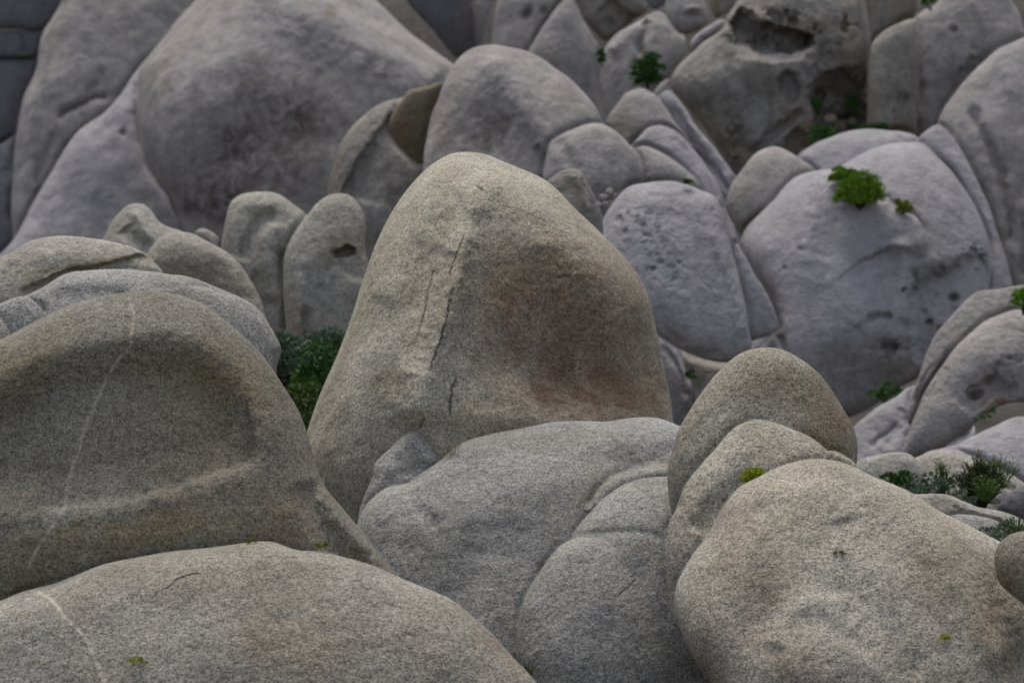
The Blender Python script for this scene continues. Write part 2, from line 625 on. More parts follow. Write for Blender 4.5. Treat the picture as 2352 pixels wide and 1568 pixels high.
    if np.dot(nr[mid], -V[mid]) < 0:
        FF = FF[:, ::-1]
        nr = -nr
    nz = fbm(q / size * 2.6 + 3.1, 3, 0.5)
    disp = amp * size * (0.032 * fbm(q / size * 1.6, 2) + 0.014 * fbm(q / size * 5.0, 4, 0.55) - 0.004 * ss(1 - np.abs(nz) / 0.06) * ss((pnoise(q / size * 1.3 + 50) + 0.05) / 0.25))
    disp += rough * 0.010 * fbm(q * 3.1 / (D / 18.0), 3, 0.6) * (D / 18.0)
    damp = np.ones(len(V))
    rim = np.concatenate([1 - ss((r - 0.86) / 0.14) * 0.65, np.full(len(V) - len(r), 0.35)])
    V = V + nr * (disp * rim)[:, None]
    pad = len(V) - len(x)
    att = {k: np.concatenate([a, np.zeros(pad)]) for k, a in att.items() if a.max() > 0.01}
    o = link_mesh(name, V, FF, M[mat], origin=org, attrs=att)
    tag(o, label, cat, group)
    cc = (V[:len(x)]) @ CM                     # world -> camera
    ROCKS[key] = (x, y, -cc[:, 2])
    return o


def depth_on(key, vx, vy):
    x, y, d = ROCKS[key]
    k = np.argmin((x - vx) ** 2 + (y - vy) ** 2)
    return float(d[k])


# ---- nearest stones -------------------------------------------------
boulder('slab', 'broad speckled slab filling the bottom left corner, crossed by a pale vein', 14.9,
        [(0,1380),(38,1362),(82,1350),(140,1333),(210,1306),(245,1293),(280,1286),(357,1271),(433,1262),(510,1253),(586,1244),(632,1245),(678,1263),(724,1264),(795,1278),(855,1296),(916,1323),(982,1350),(1038,1375),(1084,1411),(1130,1452),(1186,1518),(1232,1568),(1275,1660),(1260,1780),(1120,1900),(800,2000),(400,2010),(0,1960),(-260,1800),(-320,1600),(-220,1450),(-100,1400)],
        'slab', T=260, Tb=420, tilt=0.40, pan=-0.05, N=540, e=2.0, amp=0.5,
        ops=[blob(330,1330,260,60,18,-10), blob(1000,1440,180,110,22,35), crease([(150,1500),(330,1430),(560,1400),(760,1330)],7,60), blob(90,1420,120,60,14), crease([(228,1288),(250,1300),(262,1296)],9,7), blob(640,1262,60,26,10)],
        vein=[([(76,1350),(100,1364),(124,1382),(143,1411),(170,1440),(189,1457),(205,1484),(214,1508),(228,1536),(242,1568),(262,1610)],4.0,1.0)],
        crack=[([(370,1352),(388,1347),(403,1330),(420,1324),(445,1317),(470,1318)],1.6,3)],
        stain=[(155,1530,13,7,0.9),(160,1560,12,6,0.8)],
        olive=[(700,1480,200,80,0.25),(420,1345,120,30,0.3)], rust=[(640,1470,90,60,0.25),(1150,1480,50,40,0.3,45)])

boulder('hood', 'tall rounded brown boulder at left with a scooped hollow and a long pale vein', 15.9,
        [(-130,830),(-60,796),(0,781),(25,766),(51,754),(90,732),(128,714),(204,686),(270,672),(332,666),(388,671),(449,689),(490,713),(536,750),(576,787),(612,828),(653,891),(689,952),(714,1024),(728,1075),(742,1112),(768,1145),(804,1188),(844,1238),(880,1284),(918,1326),(960,1400),(900,1500),(700,1580),(300,1640),(-150,1600),(-380,1350),(-380,1050),(-260,900)],
        'near_brown', T=230, Tb=420, tilt=0.16, pan=0.05, N=440, e=2.05, amp=0.3,
        ops=[hollow([(-260,1200),(0,1168),(150,1160),(300,1140),(430,1108),(520,1082),(573,1064),(583,1030),(577,975),(552,905),(505,850),(430,800),(330,790),(150,830),(-60,930),(-260,1040)],66,125),
             step([(560,900),(576,950),(584,990),(585,1030),(574,1062),(530,1080),(460,1100),(380,1126),(300,1146),(200,1160),(60,1170)],-24,46,8,1,0.12),
             blob(300,1250,420,60,16,-6), crease([(700,1100),(724,1180),(776,1256),(860,1312)],30,30), ridge([(735,1110),(760,1165),(810,1225),(880,1300)],14,26), blob(120,780,180,60,10)],
        vein=[([(285,672),(296,690),(304,705),(307,735),(301,768),(298,799),(275,822),(255,850),(240,881),(224,916),(199,972),(181,1039),(168,1069),(153,1115),(148,1161),(122,1207),(100,1240),(82,1268),(56,1324)],2.8,0.7), ([(206,1262),(194,1283),(188,1300)],3,0.4)],
        olive=[(430,860,210,80,0.7,15),(480,960,90,90,0.55),(260,1235,330,45,0.85,-8),(60,850,120,60,0.5,-30),(60,1330,120,40,0.6,-20)],
        rust=[(560,890,60,40,0.4,45),(385,1165,70,30,0.3,-10),(670,1180,55,75,0.35),(700,1030,50,70,0.25)],
        stain=[(470,875,120,35,0.3,20),(640,1240,110,60,0.25),(50,1345,90,22,0.4,-20)])

boulder('mitre', 'tall pointed egg-shaped boulder standing in the middle with a red-brown stained face', 20.0,
        [(1069,349),(1042,351),(1018,360),(977,390),(936,434),(900,485),(870,541),(849,597),(829,653),(809,714),(778,799),(750,862),(725,925),(703,1000),(690,1060),(685,1140),(720,1240),(850,1320),(1100,1350),(1380,1300),(1520,1180),(1550,1060),(1546,962),(1538,906),(1525,850),(1513,786),(1502,740),(1492,694),(1477,653),(1446,607),(1411,566),(1370,525),(1324,482),(1288,444),(1242,408),(1191,385),(1150,368),(1110,353)],
        'egg', T=400, Tb=420, tilt=0.25, pan=0.0, N=480, seam=0.3, e=2.1, amp=0.55,
        ops=[step([(838,700),(852,640),(868,580),(899,508),(930,470),(957,441),(985,412),(1012,390),(1048,373),(1105,378),(1161,396),(1212,414),(1263,436),(1300,466)],20,70,5,1,0.06),
             ridge([(1070,372),(1090,420),(1075,500),(1050,600),(1010,760),(965,900),(930,1000)],58,50), ridge([(1100,400),(1200,470),(1310,560),(1420,660),(1480,780)],22,60),
             ridge([(1085,395),(1092,420),(1104,440)],7,12),
             crease([(1068,400),(1085,410),(1112,436)],8,7),
             blob(1010,520,60,110,-16,20), blob(960,650,60,140,-12,18), blob(905,760,60,160,8,14),
             crease([(1030,560),(1000,640),(975,740),(950,860)],20,34), crease([(1075,470),(1090,560),(1075,700),(1040,850)],16,26),
             blob(1340,860,220,85,-52,4), blob(1290,760,200,150,-46,10), blob(1180,520,110,90,14,30), blob(1330,600,190,90,18,35),
             step([(1120,886),(1170,898),(1240,912),(1300,930),(1380,948),(1450,955)],12,70,22,1,0.3),
             crease([(1448,700),(1480,790),(1500,880)],10,18), step([(1478,660),(1505,760),(1520,850),(1532,920)],-8,40,5,-1),
             blob(1180,900,60,30,6), blob(1150,960,130,40,14,4)],
        crack=[([(1070,530),(1060,560),(1050,585),(1036,615),(1028,640)],1.8,5),([(1042,640),(1034,690),(1020,752),(1008,794),(992,830),(982,870)],1.8,5),([(1000,600),(980,660),(968,730),(950,800)],1.5,2),([(1053,858),(1044,880),(1036,901),(1033,962)],1.8,5),([(975,955),(968,975),(958,986)],2.4,6),([(1092,428),(1104,438),(1114,444)],2.5,5),([(1280,640),(1295,632),(1310,634)],2.0,3)],
        stain=[(1290,750,250,200,0.8,8),(1340,880,210,95,1.0,4),(1270,760,190,170,0.62,10),(1450,900,110,100,0.9),(1160,830,110,90,0.55),(1410,780,110,150,0.6)],
        rust=[(1270,680,200,130,0.45),(1400,880,150,80,0.15),(905,880,50,40,0.3)],
        olive=[(960,720,60,150,0.5,15),(1180,620,150,60,0.4),(1480,840,60,120,0.4),(890,880,70,60,0.4),(1050,960,100,40,0.35)])

boulder('wedge', 'small wedge-shaped boulder leaning between the pointed boulder and the low mound', 18.62,
        [(855,1095),(858,1072),(868,1055),(901,1024),(931,996),(950,986),(966,993),(980,1010),(997,1037),(1020,1062),(1010,1130),(950,1190),(880,1230),(835,1240),(822,1190),(840,1130)],
        'mound', T=50, Tb=140, tilt=0.3, N=100, e=2.0, amp=0.8,
        ops=[blob(935,1060,35,40,-12,30), crease([(880,1110),(930,1090),(985,1060)],9,14), ridge([(945,990),(965,1030),(1000,1070)],8,12)])

boulder('mound', 'wide low grey mound in front of the pointed boulder, lit along its crest', 18.2,
        [(819,1207),(839,1161),(873,1128),(900,1114),(935,1108),(972,1082),(1013,1054),(1043,1029),(1074,1011),(1140,993),(1212,980),(1268,968),(1339,966),(1390,967),(1440,959),(1480,957),(1518,962),(1557,978),(1620,1010),(1680,1120),(1660,1350),(1540,1560),(1250,1700),(980,1640),(840,1450),(800,1300)],
        'mound', T=190, Tb=360, tilt=0.5, pan=0.0, N=300, e=2.3, amp=0.6,
        ops=[crease([(930,1110),(945,1140),(957,1161),(985,1190),(1000,1215)],9,14), blob(890,1180,60,60,18,30),
             step([(1345,1180),(1362,1150),(1385,1118),(1416,1094),(1467,1076),(1533,1071),(1580,1080)],30,60,6,1,0.12), crease([(1345,1172),(1385,1110),(1420,1088),(1470,1068),(1540,1063)],10,14),
             blob(1460,1050,110,26,-16,-6), blob(1230,1110,260,80,16,-18), crease([(1020,1060),(1090,1100),(1130,1180),(1120,1300)],12,55), blob(1080,1330,140,120,-18)],
        olive=[(1360,1130,70,30,0.35,-35),(1535,1065,40,18,0.6),(1230,1010,200,24,0.25)], rust=[])

boulder('shoulder', 'smooth shoulder of rock on the right of the grey mound, tucked behind the dome', 17.3,
        [(1660,1130),(1600,1098),(1533,1094),(1490,1096),(1457,1104),(1430,1114),(1406,1130),(1378,1152),(1355,1177),(1330,1205),(1312,1235),(1296,1300),(1300,1450),(1400,1600),(1600,1650),(1700,1500),(1720,1250)],
        'mound', T=160, Tb=220, tilt=0.4, N=150, e=2.2, amp=0.6)

boulder('belly', 'big rounded grey belly of rock at bottom centre with a thin curved crack', 17.08,
        [(1191,1544),(1186,1483),(1191,1422),(1202,1376),(1227,1330),(1258,1284),(1280,1256),(1304,1240),(1355,1229),(1420,1222),(1500,1228),(1580,1260),(1660,1350),(1700,1500),(1660,1680),(1500,1800),(1320,1780),(1220,1680)],
        'mound', T=150, Tb=260, tilt=0.35, pan=0.22, N=230, e=2.1, amp=0.6,
        ops=[blob(1430,1230,130,50,16)],
        crack=[([(1412,1374),(1440,1350),(1467,1325),(1490,1309)],1.6,3)])

boulder('dome', 'bald domed boulder standing up behind the round knob, right of centre', 17.0,
        [(1533,1100),(1536,1060),(1544,1030),(1557,988),(1583,944),(1613,899),(1654,849),(1695,814),(1736,800),(1787,799),(1833,820),(1879,857),(1909,896),(1935,937),(1958,978),(1968,1019),(1967,1060),(1960,1130),(1900,1260),(1750,1330),(1600,1300),(1545,1190)],
        'dome', T=150, Tb=230, tilt=0.15, N=230, e=2.1, amp=0.5,
        ops=[blob(1790,930,110,70,-20,14)],
        olive=[(1790,880,130,50,0.45),(1920,1010,50,80,0.5)], rust=[(1900,960,60,80,0.5,-20),(1880,900,40,40,0.3)])

boulder('knob', 'round grey knob in front of the dome with a yellow-green tuft growing in its cleft', 16.35,
        [(1528,1262),(1530,1240),(1535,1205),(1552,1168),(1573,1115),(1608,1067),(1644,1028),(1669,998),(1700,973),(1736,963),(1777,970),(1823,987),(1869,1008),(1899,1034),(1925,1062),(1950,1200),(1880,1380),(1680,1500),(1565,1450),(1535,1350)],
        'near', T=110, Tb=200, tilt=0.3, N=210, e=2.1, amp=0.5,
        ops=[crease([(1600,1230),(1650,1150),(1700,1112),(1740,1090)],10,30), blob(1640,1110,50,40,10,-40), crease([(1553,1175),(1590,1130),(1640,1090)],6,14)],
        olive=[(1600,1160,40,40,0.4,-50),(1740,1012,50,22,0.3)], stain=[(1662,1145,9,5,0.7)])

boulder('sliver', 'thin lichen-spotted sliver of stone wedged between the dome and the great front boulder', 16.25,
        [(1899,1038),(1912,1034),(1930,1039),(1945,1049),(1960,1059),(1976,1080),(2000,1110),(1980,1140),(1920,1130),(1895,1080)],
        'near', T=22, Tb=60, tilt=0.4, N=60, e=2.0, amp=1.0, olive=[(1925,1045,25,10,0.7,25)])

boulder('front', 'great speckled boulder filling the bottom right, brightest along its right shoulder', 15.6,
        [(1552,1345),(1583,1284),(1629,1218),(1664,1156),(1700,1115),(1726,1101),(1756,1086),(1787,1072),(1828,1060),(1869,1055),(1919,1059),(1976,1080),(2011,1098),(2057,1115),(2103,1138),(2144,1166),(2175,1184),(2210,1200),(2251,1222),(2292,1243),(2350,1275),(2440,1400),(2500,1600),(2450,1850),(2200,2020),(1900,2000),(1720,1800),(1660,1640),(1634,1566),(1608,1534),(1578,1484),(1557,1427),(1549,1383)],
        'near', T=240, Tb=380, tilt=0.52, pan=0.0, N=360, e=2.2, amp=0.4,
        ops=[step([(1690,1160),(1735,1124),(1785,1106),(1850,1106),(1930,1100),(1990,1104)],26,90,16,1,0.35),
             ridge([(1960,1100),(2062,1150),(2150,1240),(2220,1330),(2270,1430),(2340,1540)],34,60),
             blob(2330,1400,55,150,-50,-30),
             blob(1765,1425,70,60,-18,-30), blob(1890,1520,130,110,40,25,1.3), blob(1990,1400,90,60,-10,30), ridge([(1775,1500),(1795,1440),(1830,1396),(1870,1388),(1920,1404),(1990,1450)],15,26),
             blob(1700,1280,90,120,14,20), crease([(1940,1180),(1960,1280),(1930,1380)],12,50), blob(2090,1420,120,160,12),
             crease([(1920,1400),(2000,1440),(2120,1560)],10,50), blob(1620,1440,50,80,10)],
        olive=[(1930,1275,20,12,0.5),(2150,1300,60,140,0.25,-30),(1620,1440,60,110,0.35),(1640,1540,60,40,0.6,30)],
        rust=[(1690,1230,60,80,0.4,25),(1760,1360,60,60,0.35),(1800,1500,140,60,0.25),(2290,1470,30,90,0.6,-28),(1730,1450,60,50,0.3)],
        stain=[(2260,1490,20,70,0.3,-30)])

boulder('edge_stone', 'smaller brown rounded boulder cut by the right edge of the photo', 15.3,
        [(2286,1300),(2284,1278),(2290,1256),(2304,1238),(2321,1226),(2350,1219),(2400,1222),(2470,1260),(2510,1340),(2500,1440),(2440,1480),(2390,1440),(2352,1388),(2317,1360),(2294,1334)],
        'near_brown', T=80, Tb=110, tilt=0.15, N=120, e=2.1, amp=0.6, rust=[(2310,1330,40,30,0.4)], olive=[(2320,1330,60,60,0.4)])

# ---- left middle group ----------------------------------------------
boulder('left_long', 'long grey layered rock behind the hollowed brown boulder, ending in a broken corner', 19.0,
        [(-80,735),(0,699),(51,681),(102,657),(148,630),(204,620),(265,617),(332,622),(377,629),(434,637),(480,653),(525,671),(566,689),(597,712),(615,738),(630,765),(641,788),(646,806),(638,830),(634,860),(625,960),(400,1020),(100,980),(-100,880)],
        'mound', T=130, Tb=200, tilt=0.18, N=210, e=2.4, amp=0.6,
        ops=[step([(330,660),(420,660),(470,662),(520,676),(560,690)],6,30,4,1), crease([(440,650),(480,660),(520,668)],7,7), crease([(60,684),(90,700),(106,716)],14,8),
             crease([(570,690),(610,760),(640,830)],4,6), crease([(100,690),(200,670),(300,690)],8,22), blob(180,655,80,20,8)],
        vein=[([(578,700),(598,735),(622,780),(645,840)],2.5,0.45)], stain=[(640,800,22,10,0.5,-30)], olive=[(300,700,200,30,0.3)])
boulder('left_small', 'small dark rounded stone at the left edge, squeezed under the layered rock', 18.3,
        [(-80,720),(0,697),(36,683),(64,683),(82,694),(100,717),(105,745),(90,790),(0,830),(-80,800)],
        'mound', T=35, Tb=60, tilt=0.3, N=70, e=2.2)
boulder('left_chip', 'tiny pale stone at the very left edge above the brown boulder', 17.2,
        [(-90,740),(-40,725),(0,729),(14,748),(24,766),(20,800),(-40,830),(-90,800)],
        'near', T=25, Tb=40, tilt=0.3, N=40, e=2.0)
boulder('left_crest', 'pale crested rock at the left edge with a dark diagonal ledge', 20.6,
        [(-100,650),(-40,612),(0,592),(31,577),(61,557),(97,546),(138,541),(204,546),(265,556),(306,568),(332,581),(352,599),(375,627),(395,690),(330,760),(100,800),(-90,780)],
        'mid', T=90, Tb=150, tilt=0.4, N=150, e=2.3, amp=0.7,
        ops=[step([(40,668),(102,643),(153,621),(200,614),(240,607),(286,594),(318,585),(345,584)],-16,60,4,1,0.08), blob(120,580,100,30,8)],
        olive=[(190,610,190,10,0.9,-8),(120,630,90,22,0.6,-20),(60,600,60,30,0.3)], vein=[([(346,590),(352,610),(356,632)],2,0.4)])
boulder('left_round', 'smooth dark-faced rounded boulder with a thin bright rim, behind the layered rocks at left', 25.0,
        [(330,620),(336,590),(345,572),(366,549),(390,537),(412,534),(440,537),(468,550),(496,565),(524,582),(550,606),(572,637),(589,666),(601,692),(607,720),(625,790),(560,860),(440,860),(350,780)],
        'mid', T=90, Tb=120, tilt=0.2, N=120, e=2.6, ops=[blob(445,690,95,80,-34,10)], olive=[(440,660,150,100,0.6)], stain=[(450,640,100,60,0.25)])
boulder('left_peak', 'small pale peaked boulder with a ridge running down, left of the smooth dark-faced boulder', 29.0,
        [(200,650),(225,580),(240,545),(255,512),(275,487),(292,472),(314,466),(334,471),(351,489),(367,511),(390,523),(421,533),(470,560),(480,650),(400,720),(260,720)],
        'mid', T=60, Tb=90, tilt=0.35, N=100, e=2.0,
        ops=[ridge([(310,470),(322,510),(345,545),(400,580)],16,16), crease([(285,520),(310,555),(340,580)],14,18), blob(330,555,30,14,-8)], rust=[(235,560,30,40,0.3)])
boulder('left_pebble', 'tiny pale boulder peeping over behind the smooth dark-faced boulder', 31.5,
        [(440,545),(454,527),(468,525),(485,533),(502,547),(512,570),(500,620),(450,620)], 'mid', T=18, Tb=30, tilt=0.3, N=36)
boulder('fin_twin', 'two-lobed pale upright boulder with a vertical fold, left of the fin with the slot', 30.5,
        [(506,590),(510,550),(515,524),(522,490),(533,463),(558,447),(589,441),(620,441),(648,450),(670,466),(690,481),(706,494),(750,540),(780,650),(770,800),(700,880),(600,860),(540,760),(515,680)],
        'mid', T=90, Tb=120, tilt=0.15, pan=0.1, N=130, e=2.5,
        ops=[crease([(553,600),(561,578),(575,543),(592,512),(612,498),(640,492)],20,15), ridge([(640,500),(625,540),(610,600),(612,700)],12,22), crease([(640,560),(652,650),(655,780)],22,12), blob(600,470,50,14,8), crease([(586,620),(590,680),(600,760)],9,10)],
        rust=[(520,560,14,50,0.4),(665,720,14,60,0.5)], olive=[(600,640,40,60,0.3)])
boulder('fin_slot', 'upright rounded fin of rock pierced by a small dark slot, left of the pointed boulder', 28.5,
        [(652,640),(653,593),(665,554),(687,518),(709,490),(729,467),(754,450),(779,445),(802,449),(821,466),(835,492),(840,526),(837,550),(840,585),(848,612),(870,700),(850,850),(780,930),(710,900),(670,820),(655,720)],
        'mid', T=80, Tb=100, tilt=0.12, N=160, e=2.4,
        ops=[hollow([(764,575),(788,569),(814,571),(816,580),(806,589),(780,592),(765,586)],36,11), blob(790,625,35,35,-14), step([(762,610),(790,625),(815,640),(845,660)],12,40,6,1),
             crease([(700,700),(705,780),(710,860)],16,10), crease([(740,640),(745,740),(760,850)],8,14), ridge([(690,620),(688,720),(690,820)],8,10), blob(740,560,50,60,8)],
        stain=[(788,578,26,9,1.0),(700,790,10,60,0.3)], olive=[(780,560,50,24,0.6),(740,560,30,30,0.4)], rust=[(680,760,14,80,0.6),(825,575,14,40,0.5),(745,600,20,20,0.3),(720,830,14,50,0.4)])  # first stain spot paints the shade inside the slot

# ---- right middle group ---------------------------------------------
boulder('low_oval', 'low oval brown boulder just right of the dome foot', 23.5,
        [(1940,1100),(1965,1065),(1976,1055),(1999,1048),(2029,1042),(2060,1038),(2081,1040),(2101,1052),(2125,1090),(2090,1160),(1990,1170),(1945,1130)], 'mid', T=40, Tb=60, tilt=0.3, N=70, e=2.1)
boulder('low_pale', 'long pale boulder behind the dark twiggy shrub at right', 24.0,
        [(2025,1110),(2033,1096),(2060,1079),(2092,1056),(2123,1043),(2150,1034),(2180,1031),(2203,1035),(2226,1045),(2255,1054),(2291,1071),(2323,1090),(2352,1109),(2430,1160),(2430,1260),(2250,1310),(2090,1250),(2030,1160)],
        'mid', T=70, Tb=110, tilt=0.5, N=120, e=2.2, ops=[step([(2090,1105),(2150,1090),(2230,1100),(2330,1130)],8,40,8,1), crease([(2220,1130),(2280,1118),(2340,1125)],10,8)])
boulder('low_arch', 'low arched dark boulder in front of the grey-green shrubs at right', 20.5,
        [(2060,1150),(2094,1134),(2123,1133),(2155,1133),(2180,1136),(2203,1146),(2226,1155),(2247,1164),(2276,1168),(2302,1174),(2329,1184),(2360,1200),(2460,1250),(2400,1370),(2200,1370),(2090,1270)],
        'mid', T=45, Tb=80, tilt=0.35, N=110, e=2.1, ops=[ridge([(2180,1140),(2230,1165),(2330,1195)],8,10)], stain=[(2150,1175,60,22,0.3)])
boulder('low_grey', 'small flat grey boulder half hidden behind the great front boulder', 19.3,
        [(2160,1200),(2180,1187),(2197,1181),(2228,1182),(2260,1187),(2281,1193),(2305,1205),(2335,1240),(2330,1300),(2230,1310),(2165,1250)], 'mound', T=35, Tb=50, tilt=0.35, N=70, e=2.1)
boulder('low_black', 'very dark rounded stone at the right edge beside the shrubs', 21.4,
        [(2286,1180),(2291,1166),(2297,1154),(2308,1138),(2327,1125),(2352,1113),(2420,1108),(2450,1180),(2400,1240),(2310,1220)], 'far_dark', T=45, Tb=60, tilt=0.1, N=60, e=2.1, stain=[(2340,1160,60,50,0.7)])

# ---- right side, middle distance ------------------------------------
boulder('apron', 'sloping pale slab at right below the holed overhang', 26.5,
        [(2100,1070),(2123,1041),(2160,1030),(2197,1021),(2239,1000),(2281,979),(2323,959),(2352,955),(2480,960),(2520,1080),(2400,1180),(2200,1180),(2120,1120)],
        'far_blue', T=50, Tb=100, tilt=0.8, N=100, e=2.2)
boulder('holed', 'thick pitted boulder at the right edge arching over a dark cavity', 28.25,
        [(2085,1000),(2108,940),(2121,905),(2140,874),(2165,838),(2182,813),(2207,786),(2234,760),(2260,738),(2291,724),(2327,713),(2352,714),(2470,730),(2520,850),(2500,930),(2400,935),(2352,925),(2320,915),(2295,918),(2275,935),(2262,955),(2240,970),(2222,995),(2190,1010),(2150,1040),(2110,1060),(2075,1050)],
        'far', T=90, Tb=140, tilt=0.25, N=190, e=2.3,
        ops=[crease([(2125,920),(2150,880),(2168,840)],8,8), blob(2270,830,90,60,12), crease([(2280,875),(2310,895),(2340,905)],14,12), step([(2230,960),(2262,930),(2290,905),(2340,895)],-14,60,6,-1)],
        pits=[(2271,876,15,0.6),(2238,910,12,0.6)], pocks=[(2240,930,60,50,44,12),(2310,850,60,40,50,7)], rust=[(2280,925,40,30,0.6)], stain=[(2290,905,50,20,0.4,20)])
boulder('rib', 'curved pale rib of rock sweeping up to the right edge', 28.6,
        [(2085,965),(2095,905),(2113,855),(2125,817),(2144,775),(2165,746),(2192,716),(2218,689),(2247,670),(2291,663),(2323,656),(2352,653),(2440,650),(2470,700),(2400,716),(2352,716),(2327,714),(2291,725),(2260,741),(2234,763),(2207,791),(2182,819),(2165,844),(2142,884),(2124,920),(2112,955),(2100,985)],
        'far', T=34, Tb=120, tilt=0.3, N=150, e=2.0, ops=[crease([(2100,930),(2118,880),(2145,830)],6,6)])
boulder('base_slab', 'wide bluish slab sloping up behind the dome and the low oval boulder', 30.5,
        [(1930,1080),(1950,1030),(1958,985),(1985,958),(2016,935),(2055,912),(2091,887),(2130,890),(2200,940),(2240,990),(2200,1060),(2100,1110),(1980,1120)],
        'far_blue', T=40, Tb=110, tilt=0.6, N=110, e=2.3, ops=[crease([(2000,1030),(2030,1000),(2060,970)],10,7), crease([(2075,930),(2060,980),(2035,1030)],8,14), blob(2050,990,50,30,-10)])
boulder('face', 'massive pale boulder like a bowed head, with a green cushion bush in its crown fold', 34.0,
        [(1700,566),(1704,543),(1716,520),(1741,494),(1777,459),(1802,429),(1832,405),(1879,393),(1925,386),(1960,366),(1996,347),(2042,331),(2083,326),(2118,329),(2149,356),(2185,393),(2210,429),(2236,469),(2256,510),(2270,551),(2277,590),(2274,650),(2258,710),(2215,780),(2150,840),(2105,872),(2055,897),(2016,925),(1960,955),(1860,960),(1770,930),(1735,880),(1730,820),(1758,785),(1782,762),(1781,740),(1770,705),(1756,683),(1740,650),(1722,620)],
        'far_blue', T=190, Tb=230, tilt=0.42, N=270, e=2.6, amp=0.6,
        ops=[step([(1860,385),(1915,398),(1960,425),(2011,459),(2042,470),(2073,490),(2108,516),(2122,556),(2118,600)],34,120,9,1,0.1),
             crease([(1915,398),(1960,425),(2011,459),(2042,470),(2073,490),(2108,516),(2120,550)],12,12),
             ridge([(2060,540),(2080,600),(2082,680),(2086,750)],12,20),
             step([(2085,600),(2092,660),(2094,730),(2104,800),(2112,850)],-34,110,12,-1,0.2),
             step([(2092,668),(2125,640),(2165,622),(2210,598),(2262,574)],-26,110,14,1,0.1),
             crease([(1985,735),(2025,727),(2050,725)],14,9), blob(2040,800,50,16,-14), crease([(2018,795),(2042,790),(2064,797)],16,7),
             crease([(1975,750),(1940,800),(1950,850)],8,30), blob(1960,860,120,50,-18), blob(1990,690,60,50,8), blob(2130,440,80,80,10),
             crease([(1940,470),(1900,520),(1880,600)],6,40), crease([(2130,700),(2125,760),(2110,820)],10,14)],
        stain=[(1990,740,50,10,0.5,-12),(2044,797,20,7,0.9),(1960,880,130,40,0.45),(1935,790,50,40,0.4),(2110,665,30,26,0.5),(2200,600,60,12,0.5,-20)], olive=[(2000,850,120,60,0.4),(2130,560,60,60,0.2)],
        pocks=[(2105,662,50,36,26,14),(2205,602,80,34,24,13,-22),(2150,760,60,60,44,10),(2035,820,70,50,40,6)],
        pits=[(1838,572,9,0.5),(1802,614,6,0.6),(2190,684,13,1.1),(2160,755,10,0.7)])
boulder('face_foot', 'pale foot of rock spreading below the bowed-head boulder', 33.4,
        [(1695,840),(1718,792),(1748,776),(1780,772),(1800,800),(1812,900),(1800,1000),(1740,1010),(1700,930)], 'far_blue', T=40, Tb=80, tilt=0.5, N=80, e=2.3)
boulder('bun', 'smooth bun-shaped boulder against the left side of the bowed head', 35.0,
        [(1667,475),(1671,450),(1680,423),(1705,388),(1731,357),(1756,341),(1782,337),(1807,346),(1838,366),(1872,394),(1880,450),(1830,530),(1760,580),(1712,556),(1695,530),(1676,500)], 'far', T=80, Tb=110, tilt=0.3, N=100, e=2.3, olive=[(1710,470,40,50,0.3)])
boulder('crown_far', 'bluish rounded boulder showing just above the bowed head', 39.5,
        [(1815,400),(1833,357),(1869,332),(1909,315),(1950,301),(1996,296),(2042,301),(2075,303),(2110,318),(2140,380),(2060,470),(1930,470),(1830,450)], 'far_blue', T=60, Tb=120, tilt=0.5, N=90, e=2.2)
boulder('shard', 'narrow bluish slab wedged right of the pocked boulder', 37.0,
        [(2100,350),(2110,318),(2129,300),(2154,287),(2180,306),(2200,332),(2221,367),(2241,408),(2256,439),(2272,474),(2292,536),(2312,600),(2330,700),(2310,780),(2240,760),(2190,640),(2140,470)], 'far_blue', T=45, Tb=110, tilt=0.4, N=110, e=2.4)
boulder('right_wall', 'huge grooved slab rising along the right edge', 40.5,
        [(2140,330),(2154,284),(2164,255),(2185,224),(2215,184),(2256,143),(2292,112),(2330,96),(2352,87),(2480,60),(2620,160),(2640,480),(2560,760),(2420,820),(2330,800),(2270,640),(2200,450)],
        'far', T=110, Tb=200, tilt=0.3, N=160, e=2.7, amp=0.7,
        ops=[crease([(2225,230),(2245,280),(2268,330),(2295,400),(2315,480),(2330,580)],20,12), crease([(2200,330),(2230,390),(2270,470)],8,14), crease([(2320,200),(2345,330),(2360,480)],8,18), crease([(2345,480),(2350,560),(2348,640)],12,8)], olive=[(2320,520,60,150,0.3)])
boulder('pitted', 'long flattish boulder pocked with small dark pits, right of the pointed boulder', 29.8,
        [(1340,560),(1377,520),(1395,485),(1416,454),(1446,428),(1492,418),(1540,415),(1580,424),(1612,437),(1640,450),(1660,485),(1672,540),(1685,590),(1698,640),(1712,700),(1722,760),(1727,800),(1705,826),(1660,832),(1610,822),(1560,800),(1500,760),(1430,720),(1360,650)],
        'far_blue', T=100, Tb=150, tilt=0.4, pan=-0.1, N=190, e=2.6, amp=0.8,
        ops=[ridge([(1630,520),(1670,610),(1705,700),(1718,780)],10,14), blob(1600,470,60,40,6), crease([(1560,800),(1600,812),(1660,812)],8,10), crease([(1510,700),(1530,760),(1570,800)],10,12)],
        pits=[(1442,492,7,0.7),(1423,505,11,0.7),(1437,531,9,0.7),(1480,538,5,0.7),(1519,600,8,0.7),(1500,616,6,0.7),(1637,482,7,0.4),(1560,600,5,0.7)],
        pocks=[(1465,520,70,50,17,3),(1520,610,50,60,19,3)])
boulder('gap_slab', 'dark narrow slab in the deep crack beside the bowed head', 33.0,
        [(1690,560),(1712,590),(1733,630),(1758,668),(1779,714),(1787,748),(1778,764),(1745,772),(1722,780),(1700,740),(1690,660)], 'far_blue', T=22, Tb=80, tilt=0.2, N=70, e=2.2)
